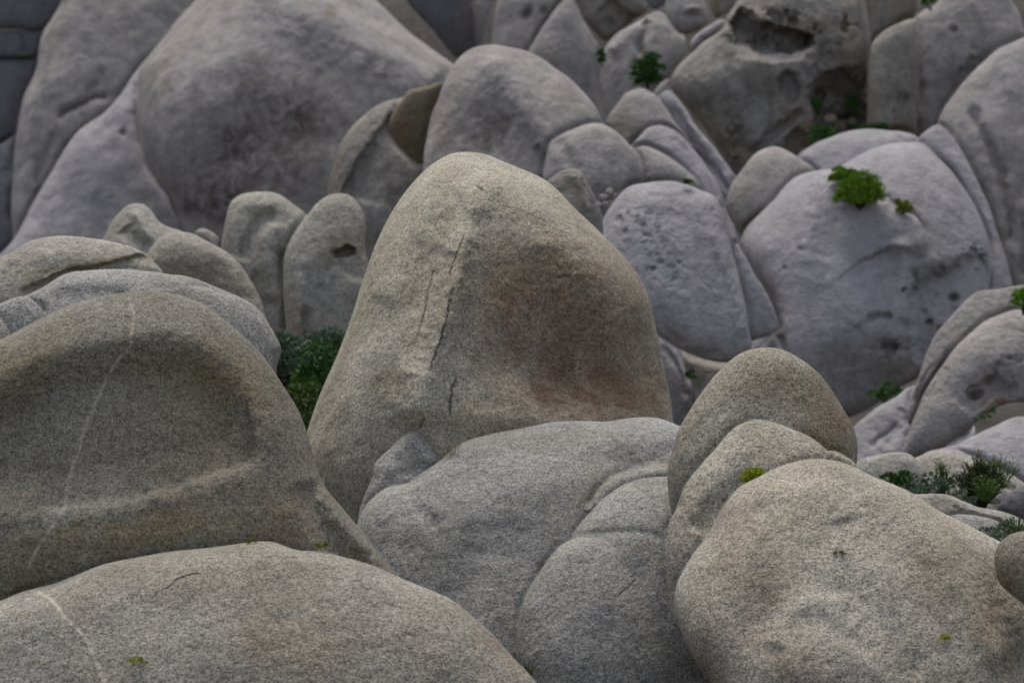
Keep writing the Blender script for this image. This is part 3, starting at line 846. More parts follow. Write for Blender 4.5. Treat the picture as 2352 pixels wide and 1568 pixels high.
boulder('gap_left', 'cracked grey rock low in the gap right of the pointed boulder', 31.0,
        [(1470,700),(1520,730),(1560,785),(1584,835),(1600,885),(1612,920),(1600,1000),(1540,1040),(1470,960)], 'far_blue', T=40, Tb=90, tilt=0.3, N=70, e=2.2, ops=[crease([(1520,790),(1560,850),(1580,920)],10,8)])
boulder('gap_right', 'pale rounded rock low in the gap behind the dome', 30.4,
        [(1568,800),(1600,812),(1650,826),(1700,818),(1740,810),(1770,860),(1740,940),(1660,1000),(1610,960),(1592,890),(1572,840)], 'far', T=40, Tb=90, tilt=0.3, N=70, e=2.2, olive=[(1620,850,60,40,0.3)])

# ---- centre back ----------------------------------------------------
boulder('thumb', 'little stubby tan boulder leaning against the right shoulder of the pointed boulder', 26.0,
        [(1235,450),(1257,418),(1283,398),(1304,388),(1322,388),(1336,396),(1349,418),(1365,449),(1378,480),(1386,505),(1380,570),(1310,600),(1240,560)],
        'far_warm', T=35, Tb=60, tilt=0.1, N=70, e=2.1, ops=[ridge([(1330,395),(1335,440),(1360,490)],8,10), blob(1300,440,20,26,-6)], rust=[(1330,450,20,30,0.4)])
boulder('back_crest', 'large round-topped boulder behind the pointed boulder, brown-stained on its left face', 35.0,
        [(975,350),(985,290),(992,259),(1006,228),(1020,190),(1035,162),(1049,139),(1068,120),(1092,108),(1129,103),(1177,110),(1213,120),(1244,134),(1273,157),(1307,180),(1333,205),(1357,232),(1374,258),(1383,283),(1420,350),(1430,450),(1340,560),(1150,600),(1020,560),(975,450)],
        'far', T=140, Tb=200, tilt=0.35, N=190, e=2.2, amp=0.7,
        ops=[ridge([(1110,110),(1170,190),(1230,270),(1270,350),(1290,430)],24,40), blob(1120,300,70,90,-22,10), crease([(1228,330),(1255,370),(1275,400)],14,10), step([(1010,200),(998,240),(985,310)],-8,30,5,1)],
        stain=[(1135,300,75,70,0.8,10),(1060,320,60,60,0.5),(1180,350,50,40,0.5),(1040,240,30,60,0.25)], rust=[(1020,290,24,70,0.3)])
boulder('back_wedge', 'pale rounded block wedged beside the round-topped boulder, above the pitted one', 32.6,
        [(1262,330),(1278,316),(1297,305),(1321,296),(1345,288),(1369,284),(1393,290),(1417,305),(1441,329),(1458,348),(1470,368),(1478,396),(1472,425),(1445,442),(1410,455),(1370,500),(1300,500),(1250,420)],
        'far', T=70, Tb=110, tilt=0.35, N=110, e=2.2, ops=[crease([(1275,320),(1300,350),(1320,400)],10,14), blob(1300,420,30,40,-12)], stain=[(1370,420,60,26,0.4)])
boulder('back_loaf', 'small loaf-shaped rock between the pale block and the pitted boulder', 33.2,
        [(1440,440),(1450,400),(1456,345),(1475,336),(1495,339),(1528,356),(1552,372),(1580,395),(1605,425),(1600,460),(1500,480)], 'far', T=35, Tb=70, tilt=0.35, N=60, e=2.2)
boulder('back_saddle', 'grey saddle-backed boulder above the pale block, dark along its lower left', 38.0,
        [(1385,300),(1398,266),(1417,240),(1436,215),(1458,205),(1477,204),(1501,216),(1522,240),(1550,280),(1590,340),(1560,400),(1460,400),(1400,350)], 'far', T=45, Tb=100, tilt=0.35, N=90, e=2.2, olive=[(1440,290,40,40,0.5)], stain=[(1440,310,40,25,0.4)])
boulder('back_roll', 'smooth bluish boulder rolling down to the pitted one, left of the long crack', 36.4,
        [(1440,360),(1452,332),(1470,312),(1489,294),(1508,288),(1532,292),(1561,308),(1595,345),(1625,385),(1655,440),(1690,540),(1700,620),(1640,640),(1540,560),(1450,450)], 'far_blue', T=50, Tb=110, tilt=0.4, N=100, e=2.4)
boulder('long_slab', 'long narrow bluish slab slanting down along the black crack beside the holed crag', 38.6,
        [(1500,240),(1513,221),(1535,208),(1552,222),(1575,250),(1600,290),(1640,340),(1675,385),(1705,430),(1720,500),(1750,600),(1800,740),(1780,800),(1720,790),(1690,700),(1640,560),(1590,430),(1545,330)],
        'far_blue', T=40, Tb=110, tilt=0.3, N=130, e=2.3, ops=[crease([(1535,235),(1580,300),(1640,390),(1680,450)],16,10)])
boulder('arch_slab', 'arched tan slab with a long curved crack, behind the pointed boulder on its left', 38.0,
        [(750,460),(757,410),(768,375),(780,337),(804,295),(836,265),(864,245),(888,234),(924,226),(970,220),(1020,300),(1020,500),(960,640),(850,680),(770,600),(750,520)],
        'far_warm', T=90, Tb=140, tilt=0.2, pan=0.1, N=140, e=2.5,
        ops=[step([(905,255),(888,275),(866,303),(845,335),(821,370),(800,410),(785,450)],-22,70,6,-1,0.06), crease([(870,330),(845,380),(825,430)],8,10)], rust=[(770,420,20,60,0.5)])
boulder('hanging', 'ochre block hanging above the arched slab, shadowed underneath', 36.2,
        [(893,295),(895,275),(905,257),(915,240),(926,226),(939,209),(960,203),(984,197),(1005,191),(1022,194),(1020,208),(1011,235),(998,264),(986,300),(979,336),(975,375),(960,375),(942,362),(924,343),(905,322)],
        'overhang', T=35, Tb=60, tilt=-0.25, N=90, e=2.3, rust=[(918,300,24,40,0.7)])
# ---- top right crag --------------------------------------------------
boulder('crag', 'craggy holed boulder like a skull at top right, with a deep open alcove', 44.0,
        [(1543,195),(1545,170),(1560,149),(1584,130),(1613,103),(1639,84),(1661,68),(1672,40),(1690,10),(1720,-50),(1850,-90),(1950,-70),(1985,0),(1996,60),(1998,120),(1997,180),(2005,240),(2000,300),(1960,330),(1900,350),(1850,385),(1800,430),(1740,450),(1700,425),(1680,390),(1659,355),(1635,319),(1608,281),(1577,242),(1553,213)],
        'far_warm', T=170, Tb=200, tilt=0.12, N=230, e=2.7, amp=1.3, rough=3.0,
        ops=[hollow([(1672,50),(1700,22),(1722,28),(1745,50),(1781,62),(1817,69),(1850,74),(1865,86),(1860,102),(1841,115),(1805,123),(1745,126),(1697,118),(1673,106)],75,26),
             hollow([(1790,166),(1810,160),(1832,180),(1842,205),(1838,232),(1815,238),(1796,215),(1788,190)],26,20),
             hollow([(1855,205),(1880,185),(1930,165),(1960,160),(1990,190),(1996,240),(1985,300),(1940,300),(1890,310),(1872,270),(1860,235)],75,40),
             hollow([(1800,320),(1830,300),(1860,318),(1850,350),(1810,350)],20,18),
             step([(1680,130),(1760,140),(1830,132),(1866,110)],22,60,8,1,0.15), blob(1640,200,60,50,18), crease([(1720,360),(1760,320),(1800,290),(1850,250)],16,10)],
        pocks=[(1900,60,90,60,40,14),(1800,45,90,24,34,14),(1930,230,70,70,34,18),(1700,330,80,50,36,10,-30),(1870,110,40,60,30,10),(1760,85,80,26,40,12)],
        stain=[(1760,80,95,32,0.75,5),(1900,130,60,70,0.8),(1640,230,60,50,0.4),(1600,230,40,40,0.3,45),(1680,300,60,80,0.4,-30),(1930,230,60,60,0.85),(1840,88,34,16,0.9),(1745,340,70,40,0.4)],  # spots over the alcove and cavity paint in the shade of the overhang
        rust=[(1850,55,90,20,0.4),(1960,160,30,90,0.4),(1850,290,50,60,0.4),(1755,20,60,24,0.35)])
boulder('finger_left', 'narrow upright block between the holed crag and the vertical crack', 43.0,
        [(1992,270),(1994,190),(1998,130),(2005,98),(2032,71),(2064,54),(2085,46),(2099,46),(2106,70),(2110,127),(2112,204),(2108,255),(2104,305),(2090,340),(2020,340),(1996,315)],
        'far_warm', T=45, Tb=90, tilt=0.1, N=90, e=2.8, pocks=[(2065,215,30,50,34,8)], stain=[(2065,210,30,34,0.4)], rust=[(2005,220,12,60,0.5)], olive=[(2040,290,50,20,0.4)])
boulder('finger_right', 'broad grey block right of the vertical crack, dimpled with a few dark holes', 45.0,
        [(2080,330),(2076,204),(2078,110),(2090,55),(2118,26),(2150,8),(2175,-30),(2300,-50),(2322,-5),(2343,31),(2354,70),(2400,150),(2330,320),(2200,370),(2112,360)],
        'far', T=80, Tb=120, tilt=0.15, N=120, e=2.6, pits=[(2190,68,11,0.8),(2206,168,14,0.5)], pocks=[(2220,150,60,50,46,8)], stain=[(2210,170,36,30,0.6,-30),(2250,125,40,16,0.4,-30),(2235,22,16,18,0.5)])
boulder('cap_stone', 'tan block capping the crag at the top edge', 46.0,
        [(1975,-70),(2110,-80),(2108,-10),(2100,38),(2067,53),(2034,70),(2008,98),(1998,110),(1990,60),(1982,10)], 'far_warm', T=35, Tb=80, tilt=0.1, N=60, e=2.6, rust=[(2040,10,50,40,0.35)])
boulder('chip_pale', 'small pale broken chunk on the left flank of the holed crag', 44.6,
        [(1586,108),(1589,92),(1602,79),(1618,67),(1638,54),(1655,46),(1668,50),(1668,66),(1650,84),(1625,104),(1606,116),(1592,118)], 'far_blue', T=20, Tb=40, tilt=0.3, N=40, e=2.1, ops=[crease([(1605,82),(1620,92),(1640,82)],8,5)])
boulder('chip_brown', 'small reddish-brown chunk above the pale broken chunk at the top edge', 45.8,
        [(1628,-50),(1700,-50),(1692,5),(1684,28),(1665,33),(1646,42),(1638,36),(1632,15)], 'far_warm', T=22, Tb=40, tilt=0.1, N=40, e=2.2, rust=[(1645,10,10,30,0.9),(1640,-10,20,30,0.5)])
boulder('knot', 'lumpy grey knot of rock near the top edge, left of the holed crag', 47.5,
        [(1528,30),(1530,0),(1545,-25),(1590,-35),(1615,0),(1627,30),(1622,55),(1600,72),(1575,80),(1552,70),(1538,50)], 'far', T=40, Tb=60, tilt=0.3, N=60, e=2.2, ops=[blob(1590,20,22,8,8,-10), blob(1590,38,18,7,-8)], olive=[(1592,26,14,8,0.5)])
boulder('keel', 'tall grey boulder with a bright upper edge, dark cushion bush at its right foot', 49.5,
        [(1379,150),(1386,118),(1400,94),(1420,76),(1445,61),(1470,48),(1492,34),(1515,28),(1540,44),(1562,62),(1574,96),(1570,132),(1550,160),(1535,200),(1520,260),(1480,330),(1420,340),(1395,290),(1384,230),(1377,185)],
        'far', T=60, Tb=100, tilt=0.25, N=110, e=2.4, ops=[crease([(1490,45),(1482,80),(1470,105),(1475,130)],18,9), ridge([(1470,55),(1440,85),(1400,120)],9,12)], stain=[(1418,140,16,9,0.35,-30)])
boulder('nub', 'tiny grey nub of rock below the dark cushion bush', 45.5,
        [(1498,225),(1505,208),(1520,190),(1540,180),(1556,188),(1556,210),(1540,235),(1510,245)], 'far', T=14, Tb=25, tilt=0.2, N=36, e=2.1)
boulder('top_dark_block', 'brown angular block with a pale ledge near the top edge', 53.0,
        [(1300,-30),(1330,-60),(1440,-60),(1485,-20),(1494,6),(1488,26),(1455,47),(1432,69),(1412,90),(1390,94),(1370,78),(1345,50),(1318,15)],
        'far_warm', T=50, Tb=80, tilt=0.15, N=80, e=2.6, ops=[step([(1400,-10),(1425,12),(1450,28),(1475,36),(1495,36)],-22,50,5,1), blob(1400,55,24,12,-8)], stain=[(1395,50,50,22,0.5,-20)])
boulder('top_edge_bit', 'dark fragment at the top edge beside the lumpy grey knot', 52.0,
        [(1475,-40),(1545,-50),(1548,-8),(1530,8),(1508,22),(1492,14)], 'far_dark', T=12, Tb=40, tilt=0.1, N=36)
boulder('top_face', 'smooth grey triangular face below the brown angular block', 52.0,
        [(1262,40),(1285,10),(1309,-8),(1325,12),(1340,45),(1355,70),(1372,98),(1384,120),(1379,150),(1375,190),(1379,235),(1390,282),(1350,330),(1270,270),(1210,190),(1205,140),(1235,80)],
        'far', T=50, Tb=90, tilt=0.15, N=100, e=2.7, olive=[(1270,160,50,60,0.35)])
boulder('top_pale', 'pale sunlit-looking slab at the top edge right of the dark cleft', 54.5,
        [(1130,80),(1138,30),(1150,-20),(1170,-70),(1300,-70),(1325,-10),(1280,50),(1260,120),(1230,200),(1170,200),(1130,150)], 'far', T=45, Tb=80, tilt=0.35, N=80, e=2.4, pits=[(1210,30,16,0.4),(1248,25,9,0.7)])
boulder('top_sliver', 'narrow pale pillar at the top edge left of the dark cleft', 57.0,
        [(1060,100),(1072,20),(1076,-50),(1160,-70),(1143,-10),(1130,15),(1121,50),(1112,85),(1104,110),(1100,150),(1075,150)], 'far', T=30, Tb=60, tilt=0.2, N=70, e=2.4)
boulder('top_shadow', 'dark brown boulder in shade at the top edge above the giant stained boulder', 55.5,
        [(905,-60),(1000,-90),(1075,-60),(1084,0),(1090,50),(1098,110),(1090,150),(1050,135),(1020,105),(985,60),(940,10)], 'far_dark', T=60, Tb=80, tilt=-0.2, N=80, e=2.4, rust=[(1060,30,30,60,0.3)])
# ---- top left --------------------------------------------------------
boulder('giant', 'giant pale boulder filling the upper left, blotched with a dark brown stain', 47.5,
        [(470,-25),(451,0),(408,43),(382,78),(360,106),(338,132),(322,158),(316,204),(314,252),(318,300),(330,360),(352,405),(388,450),(410,500),(440,570),(520,640),(700,640),(850,560),(960,440),(1050,300),(1090,210),(1070,175),(1040,149),(996,115),(948,79),(900,36),(864,0),(800,-70),(680,-120),(560,-100)],
        'far', T=330, Tb=380, tilt=0.5, pan=0.0, N=260, e=2.2, amp=0.8,
        ops=[ridge([(600,-90),(720,20),(880,100),(1050,190)],64,85), blob(480,160,100,130,14,20), blob(620,330,170,120,-30,-20), blob(420,200,80,140,22,10)],
        stain=[(620,330,220,130,0.8,-30),(560,330,130,70,0.95,-35),(480,420,110,110,0.6),(690,280,70,60,1.0),(510,460,120,70,1.0),(640,400,90,50,0.8),(590,200,80,100,0.6,20),(760,330,60,40,0.45),(500,260,60,60,0.4),(730,210,60,30,0.3),(820,190,60,40,0.3),(880,230,60,30,0.3),(760,35,16,10,0.5),(825,118,30,8,0.5,25),(900,145,20,8,0.4,20)],
        olive=[(755,32,16,12,0.6)])
boulder('tongue', 'smooth bluish tongue of rock pressed against the left of the giant stained boulder', 51.5,
        [(420,110),(345,130),(308,172),(285,206),(259,240),(238,262),(216,277),(180,306),(150,345),(120,395),(85,450),(55,510),(25,560),(-10,600),(-20,700),(150,760),(380,740),(470,620),(450,480),(430,380),(440,240)],
        'far_blue', T=90, Tb=160, tilt=0.35, N=140, e=2.2, pits=[(283,308,10,1.2)], stain=[(290,310,16,8,0.6)])
boulder('lean', 'tall leaning slab at upper left, creased near its foot', 55.5,
        [(150,-60),(144,0),(132,25),(120,43),(101,72),(90,108),(84,156),(74,185),(60,209),(49,247),(41,288),(34,350),(30,408),(26,485),(30,540),(30,620),(120,620),(280,420),(380,220),(470,20),(500,-60),(330,-100)],
        'far', T=120, Tb=180, tilt=0.3, pan=0.12, N=150, e=2.6, ops=[crease([(130,280),(150,258),(190,239),(225,226),(260,222)],20,9), crease([(125,300),(105,360),(80,430)],14,12), crease([(235,150),(225,190),(200,225)],8,12)], stain=[(220,190,70,40,0.35,-30),(300,80,60,60,0.2),(190,250,60,18,0.4,-20)])
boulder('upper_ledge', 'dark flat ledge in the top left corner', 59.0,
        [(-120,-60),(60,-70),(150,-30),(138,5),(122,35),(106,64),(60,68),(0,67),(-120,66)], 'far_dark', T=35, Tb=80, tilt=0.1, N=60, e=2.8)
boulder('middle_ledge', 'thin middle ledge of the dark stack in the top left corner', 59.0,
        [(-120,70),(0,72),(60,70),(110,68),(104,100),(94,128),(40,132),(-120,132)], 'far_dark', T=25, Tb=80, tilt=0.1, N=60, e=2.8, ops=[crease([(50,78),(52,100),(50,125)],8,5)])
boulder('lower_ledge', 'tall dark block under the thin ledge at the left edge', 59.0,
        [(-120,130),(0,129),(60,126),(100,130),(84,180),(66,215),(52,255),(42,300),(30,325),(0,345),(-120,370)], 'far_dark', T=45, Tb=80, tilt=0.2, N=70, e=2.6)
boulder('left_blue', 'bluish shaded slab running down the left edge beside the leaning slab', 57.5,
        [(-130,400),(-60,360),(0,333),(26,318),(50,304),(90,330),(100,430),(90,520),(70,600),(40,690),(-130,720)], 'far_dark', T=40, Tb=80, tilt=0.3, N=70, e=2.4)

def rubble(label, group, spots, D, mat, base=4.5):
    for (x, y, r) in spots:
        n = 9
        a0 = random.random() * 6
        pts = [(x + r * random.uniform(0.75, 1.15) * math.cos(a0 + 2 * math.pi * k / n), y + 0.75 * r * random.uniform(0.75, 1.15) * math.sin(a0 + 2 * math.pi * k / n)) for k in range(n)]
        boulder('rubble%d' % len(QUEUE), label, D + random.uniform(-0.3, 0.3), pts, mat, N=20, e=2.3, amp=1.6, group=group, name='loose_stone', cat='stone')

rubble('small loose stone wedged in the dark cleft above the pitted boulder', 'stones wedged above the pitted boulder',
       [(1385,452,10),(1400,440,11),(1417,450,9),(1408,464,8),(1430,440,8),(1392,470,9),(1440,452,7),(1375,470,8)], 30.6, 'far')
rubble('small loose stone lying in the shadowed cavity of the holed crag', 'stones in the cavity of the crag',
       [(1908,272,15),(1930,288,17),(1958,280,14),(1895,300,13)], 43.2, 'overhang')
rubble('small pale stone lying between the twiggy shrub and the dark stone at the right', 'pale stones beside the twiggy shrub',
       [(2285,1148,16)], 21.9, 'mid')

for (a_, k_) in QUEUE:
    build_boulder(*a_, **k_)
# ---- plants: every one rooted on the stone or in the gap where it stands ----
def thing(name, loc, label, cat, group=None):
    o = bpy.data.objects.new(name, None)
    o.empty_display_size = 0.05
    COL.objects.link(o)
    o.location = Vector(loc)
    return tag(o, label, cat, group)


def leaves_mesh(cents, radii, per, leaf, rng, flat=0.8, narrow=0.55):
    """small folded leaves scattered through clumps, pointing outwards"""
    V, F = [], []
    for (c, r) in zip(cents, radii):
        d = rng.normal(size=(per, 3))
        d /= np.linalg.norm(d, axis=1)[:, None]
        d[:, 2] = np.where(d[:, 2] < -0.3, -d[:, 2], d[:, 2])
        rr = r * (0.45 + 0.55 * rng.random(per) ** 0.5)
        p = c + d * rr[:, None] * np.array([1, 1, flat])
        ax = d + rng.normal(scale=0.55, size=(per, 3)) + np.array([0, 0, 0.35])
        ax /= np.linalg.norm(ax, axis=1)[:, None]
        sd = np.cross(ax, rng.normal(size=(per, 3)))
        sd /= np.linalg.norm(sd, axis=1)[:, None] + 1e-9
        L = leaf * (0.6 + 0.8 * rng.random(per))[:, None]
        for k in range(per):
            b = len(V)
            V += [p[k], p[k] + ax[k] * L[k] * 0.5 + sd[k] * L[k] * narrow * 0.5, p[k] + ax[k] * L[k], p[k] + ax[k] * L[k] * 0.5 - sd[k] * L[k] * narrow * 0.5]
            F.append([b, b + 1, b + 2, b + 3])
    return np.array(V), np.array(F)


def tube_mesh(paths, r0, r1, sides=4):
    V, F = [], []
    for P in paths:
        P = np.asarray(P)
        n = len(P)
        for i in range(n):
            t = P[min(i + 1, n - 1)] - P[max(i - 1, 0)]
            t = t / (np.linalg.norm(t) + 1e-9)
            a = np.cross(t, [0.3, 0.9, 0.1])
            a /= np.linalg.norm(a) + 1e-9
            b = np.cross(t, a)
            r = r0 + (r1 - r0) * i / (n - 1)
            for s in range(sides):
                an = 2 * math.pi * s / sides
                V.append(P[i] + (a * math.cos(an) + b * math.sin(an)) * r)
        base = len(V) - n * sides
        for i in range(n - 1):
            for s in range(sides):
                F.append([base + i * sides + s, base + i * sides + (s + 1) % sides, base + (i + 1) * sides + (s + 1) % sides, base + (i + 1) * sides + s])
    return np.array(V), np.array(F)


def bush(name, label, vx, vy, D, w, h, mat, seed, clumps=26, per=70, leaf=0.05, cat='bush', group=None, aspect=0.7, parts=True):
    """w, h: width and height in metres; (vx, vy) is where its foot stands"""
    rng = np.random.default_rng(seed)
    foot = at(vx, vy, D)
    root = thing(name, foot, label, cat, group) if parts else None
    cents, rad = [], []
    for _ in range(clumps):
        a, b = rng.random() * 2 * math.pi, rng.random() ** 0.5
        x, y = math.cos(a) * b * w * 0.42, math.sin(a) * b * w * 0.42 * aspect
        z = h * (0.06 + 0.80 * rng.random() * (1 - 0.6 * b * b))
        cents.append(foot + np.array([x, y, z]))
        rad.append(min(w, h) * (0.17 + 0.10 * rng.random()))
    V, F = leaves_mesh(cents, rad, per, leaf, rng)
    if not parts:
        return tag(link_mesh(name, V, F, LEAF[mat], origin=foot, smooth=False), label, cat, group)
    link_mesh('foliage', V, F, LEAF[mat], origin=foot, parent=root, smooth=False)
    paths = []
    for c in cents[::3]:
        m = foot * 0.5 + c * 0.5 + rng.normal(scale=0.05 * w, size=3) * [1, 1, 0.2]
        paths.append([foot - [0, 0, 0.05], m, c])
    V, F = tube_mesh(paths, 0.010 * max(1, w), 0.003)
    link_mesh('stem', V, F, LEAF['twig'], origin=foot, parent=root)
    return root


def tuft(name, label, vx, vy, D, w, h, mat, seed, n=60, width=0.006, cat='grass tuft', bend=0.5, group=None):
    rng = np.random.default_rng(seed)
    foot = at(vx, vy, D)
    V, F = [], []
    for _ in range(n):
        a = rng.random() * 2 * math.pi
        o = foot + np.array([math.cos(a), math.sin(a), 0]) * w * 0.18 * rng.random()
        d = np.array([math.cos(a), math.sin(a) * 0.6, 0]) * w * 0.5 * rng.random()
        L = h * (0.45 + 0.55 * rng.random())
        s = np.array([math.sin(a + 0.5), -math.cos(a + 0.5), 0]) * width * (0.6 + rng.random() * 0.8)
        pts = [o + d * (t ** (1 + bend)) + np.array([0, 0, L * (t - 0.18 * bend * t * t)]) for t in (0, 0.35, 0.7, 1.0)]
        for i, p in enumerate(pts):
            k = (1, 0.9, 0.6, 0.08)[i]
            V += [p - s * k, p + s * k]
        b = len(V) - 8
        F += [[b, b + 1, b + 3, b + 2], [b + 2, b + 3, b + 5, b + 4], [b + 4, b + 5, b + 7, b + 6]]
    return tag(link_mesh(name, np.array(V), np.array(F), LEAF[mat], origin=foot, smooth=False), label, cat, group)


def sprig_shrub(name, label, vx, vy, D, w, h, seed, stems=70, twig='twig', leafm='blade', leafiness=6, leaf=0.03, lean=0.0):
    rng = np.random.default_rng(seed)
    foot = at(vx, vy, D)
    root = thing(name, foot, label, 'shrub')
    paths, cents = [], []
    for _ in range(stems):
        a = rng.random() * 2 * math.pi
        sp = rng.random() ** 0.7
        tip = foot + np.array([math.cos(a) * sp * w * 0.5 + lean * h, math.sin(a) * sp * w * 0.4, h * (0.55 + 0.45 * rng.random()) * (1 - 0.3 * sp)])
        m1 = foot + (tip - foot) * 0.35 + rng.normal(scale=0.03 * w, size=3)
        m2 = foot + (tip - foot) * 0.7 + rng.normal(scale=0.04 * w, size=3)
        st = foot + np.array([math.cos(a), math.sin(a), 0]) * w * 0.08 * sp
        paths.append([st, m1, m2, tip])
        for _k in range(2):
            j = m2 + rng.normal(scale=0.12 * w, size=3) * [1, 1, 0.3] + [0, 0, 0.15 * h]
            paths.append([m1, m2, j])
        for t in rng.random(leafiness):
            cents.append(m1 + (tip - m1) * t)
    V, F = tube_mesh(paths, 0.0065, 0.002, 3)
    link_mesh('stem', V, F, LEAF[twig], origin=foot, parent=root)
    if cents:
        V, F = leaves_mesh(cents, [0.02] * len(cents), 6, leaf, rng, narrow=0.3)
        link_mesh('foliage', V, F, LEAF[leafm], origin=foot, parent=root, smooth=False)
    return root


def on(key, vx, vy, gap=0.0):
    return depth_on(key, vx, vy) - gap


bush('cushion_bush', 'bright green cushion bush growing on the crown of the bowed-head boulder', 1975, 472, on('face', 1975, 468, 0.16), 0.55, 0.46, 'bright', 11, 80, 170, 0.024)
bush('cushion_bush', 'small green lobe hanging at the left of the cushion bush on the bowed head', 1940, 420, on('face', 1940, 418, 0.16), 0.36, 0.24, 'bright', 12, 40, 150, 0.024)
bush('cushion_bush', 'small olive-green plant in the crease right of the big cushion bush', 2070, 488, on('face', 2070, 492, 0.05), 0.24, 0.16, 'moss', 13, 10, 50, 0.04)
bush('dark_bush', 'round dark green bush at the foot of the tall grey boulder', 1489, 200, 46.5, 0.5, 0.58, 'deep', 14, 26, 80, 0.06)
bush('dark_bush', 'upper dark green plant inside the shadowed cavity of the holed crag', 1880, 255, on('crag', 1880, 250, 0.25), 0.28, 0.22, 'deep', 15, 8, 40, 0.05)
bush('dark_bush', 'little dark green plant at the right side of the shadowed cavity', 1955, 252, on('crag', 1955, 250, 0.25), 0.24, 0.2, 'deep', 16, 8, 40, 0.05)
bush('dark_bush', 'dark green bush below the cavity, touching the bluish boulder top', 1888, 330, 40.6, 0.42, 0.36, 'deep', 17, 18, 60, 0.05)
bush('dark_bush', 'low dark green mat between the crag and the bluish boulder top', 2004, 302, 41.0, 0.5, 0.14, 'deep', 18, 12, 50, 0.05)
bush('dark_bush', 'green sprig at the top edge above the vertical crack', 2138, 18, 43.6, 0.26, 0.24, 'deep', 19, 8, 40, 0.05)
bush('dark_bush', 'thin dark green plant in the crack beside the tall grey boulder', 1383, 150, 48.6, 0.16, 0.5, 'deep', 20, 8, 40, 0.05)
bush('edge_bush', 'bright green plant cut by the right edge on the curved rib', 2350, 712, 27.2, 0.26, 0.22, 'bright', 21, 14, 60, 0.035)
bush('dark_bush', 'very dark green plant in the shade beneath the bowed-head boulder', 2040, 922, 31.2, 0.42, 0.2, 'deep', 22, 12, 50, 0.04)
bush('tiny_plant', 'tiny green plant on the upper edge of the pitted boulder', 1581, 424, on('pitted', 1581, 430, 0.03), 0.1, 0.08, 'deep', 23, 5, 30, 0.03, cat='plant', parts=False)
bush('tiny_plant', 'tiny dark plant in the cleft low behind the dome', 1586, 880, 29.4, 0.12, 0.16, 'deep', 24, 5, 30, 0.03, cat='plant', parts=False)
bush('tiny_plant', 'tiny dark plant under the arch of the holed boulder', 2268, 968, 26.8, 0.22, 0.12, 'deep', 25, 5, 30, 0.03, cat='plant', parts=False)
# green thicket between the hollowed boulder and the pointed one
for k, (x, y, D, w, h, mt, lab) in enumerate([
        (672, 1015, 23.2, 0.6, 0.62, 'blade', 'yellowish green bush low in the gap left of the pointed boulder'),
        (738, 985, 23.8, 0.6, 0.9, 'deep', 'taller dark green bush leaning on the pointed boulder in the left gap'),
        (655, 880, 25.0, 0.5, 0.5, 'grey', 'grey-green bush beside the broken corner of the layered rock'),
        (700, 895, 25.8, 0.7, 0.5, 'grey', 'blurred dark bush in front of the slotted fin'),
        (745, 850, 26.4, 0.7, 0.45, 'grey', 'pale hazy bush at the foot of the slotted fin')]):
    bush('gap_bush', lab, x, y, D, w, h, mt, 40 + k, 34, 90, 0.045)
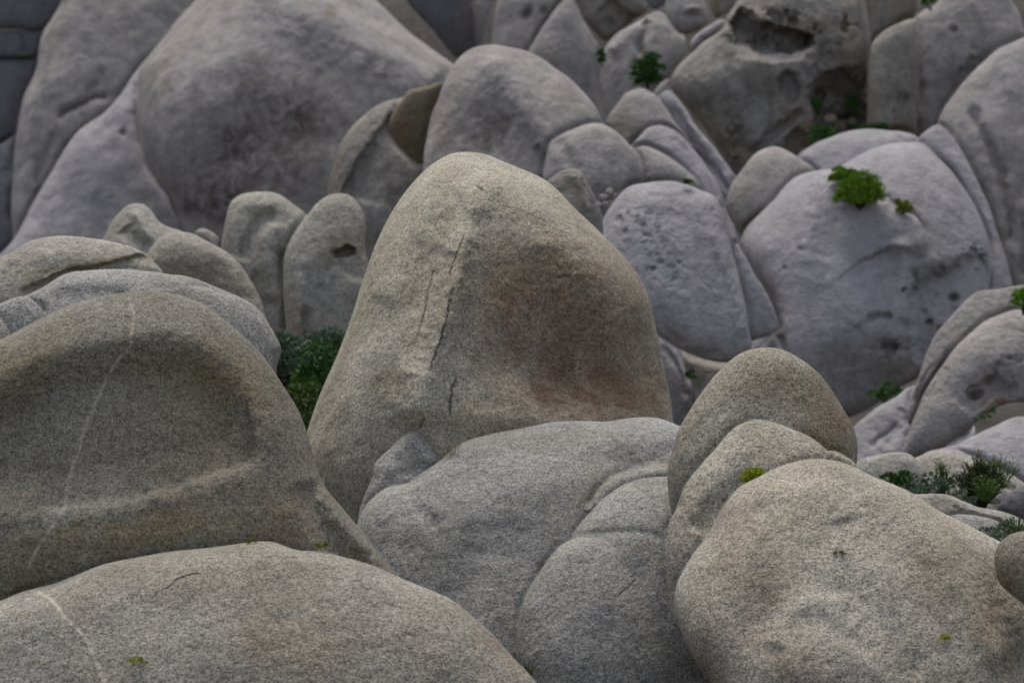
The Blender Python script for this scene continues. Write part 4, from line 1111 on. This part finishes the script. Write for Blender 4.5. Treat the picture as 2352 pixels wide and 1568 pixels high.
# tufts and moss on the near stones
bush('yellow_tuft', 'yellow-green flowering tuft in the cleft of the round knob', 1728, 1108, on('knob', 1728, 1104, 0.03), 0.125, 0.105, 'lime', 60, 16, 60, 0.016, cat='plant', parts=False)
tuft('dead_stems', 'dark dead stems under the yellow-green tuft on the knob', 1724, 1116, on('knob', 1724, 1112, 0.03), 0.10, 0.05, 'twig', 61, 40, 0.002, 'grass tuft')
for k, (x, y, key, w, h, n, lab) in enumerate([
        (740, 1258, 'slab', 0.12, 0.035, 16, 'larger moss patch in the seam between brown boulder and bottom slab'),
        (582, 1247, 'slab', 0.09, 0.022, 9, 'smaller moss patch in the seam above the bottom slab'),
        (320, 1522, 'slab', 0.12, 0.03, 14, 'yellow moss patch on the bottom left slab'),
        (2170, 1470, 'front', 0.06, 0.04, 10, 'small bright yellow lichen spot low on the great front boulder'),
        (1930, 1272, 'front', 0.07, 0.02, 6, 'faint yellow lichen spot in the middle of the great front boulder')]):
    bush('moss_patch', lab, x, y, on(key, x, y, 0.012), w, h, 'moss' if k in (0, 1, 4) else 'lime', 62 + k, n, 26, 0.010, cat='moss', parts=False)
tuft('grass_tuft', 'fine green grass tuft in the dark gap at the bottom centre', 1216, 1572, 16.6, 0.16, 0.20, 'blade', 70, 46, 0.0022)
tuft('dry_grass', 'pale dry grass wisps in the notch left of the low mound', 1042, 1056, 18.45, 0.30, 0.20, 'dry', 71, 55, 0.0018)
tuft('dry_grass', 'short dry grass behind the wedge-shaped boulder', 978, 1032, 18.75, 0.16, 0.16, 'dry', 72, 36, 0.0018)
# shrubs on the right
sprig_shrub('dark_shrub', 'dark twiggy shrub with green shoots among the low boulders at right', 2250, 1172, 21.6, 0.42, 0.46, 80, 150, 'twig', 'blade', 3, 0.03)
sprig_shrub('green_shoots', 'fresh green shoots rising through the dark twiggy shrub', 2262, 1150, 21.2, 0.30, 0.22, 81, 22, 'blade', 'blade', 5, 0.02)
sprig_shrub('sparse_stems', 'sparse tall green stems left of the dark twiggy shrub', 2163, 1140, 21.8, 0.22, 0.34, 82, 22, 'blade', 'blade', 4, 0.022)
sprig_shrub('airy_stems', 'thin airy sprigs right of the dark twiggy shrub', 2300, 1120, 22.2, 0.4, 0.30, 83, 26, 'blade', 'grey', 3, 0.02)
bush('low_shrub', 'low grey-green mat of leaves on top of the arched dark boulder', 2118, 1136, 21.7, 0.62, 0.17, 'grey', 84, 30, 60, 0.024, cat='shrub')
bush('low_shrub', 'small dark green leafy plant at the left end of the grey-green mat', 2054, 1120, 20.2, 0.22, 0.17, 'deep', 85, 12, 50, 0.028, cat='shrub')
bush('low_shrub', 'small grey-green plant below the dark twiggy shrub', 2205, 1162, 21.0, 0.30, 0.12, 'grey', 86, 14, 50, 0.022, cat='shrub')
bush('low_shrub', 'grey-green bush beside the small brown boulder at the right edge', 2305, 1262, 18.4, 0.42, 0.22, 'grey', 87, 24, 60, 0.02, cat='shrub')
tuft('green_grass', 'bright green grass clump at the right edge above the small brown boulder', 2335, 1250, 18.0, 0.34, 0.24, 'blade', 88, 90, 0.0035)
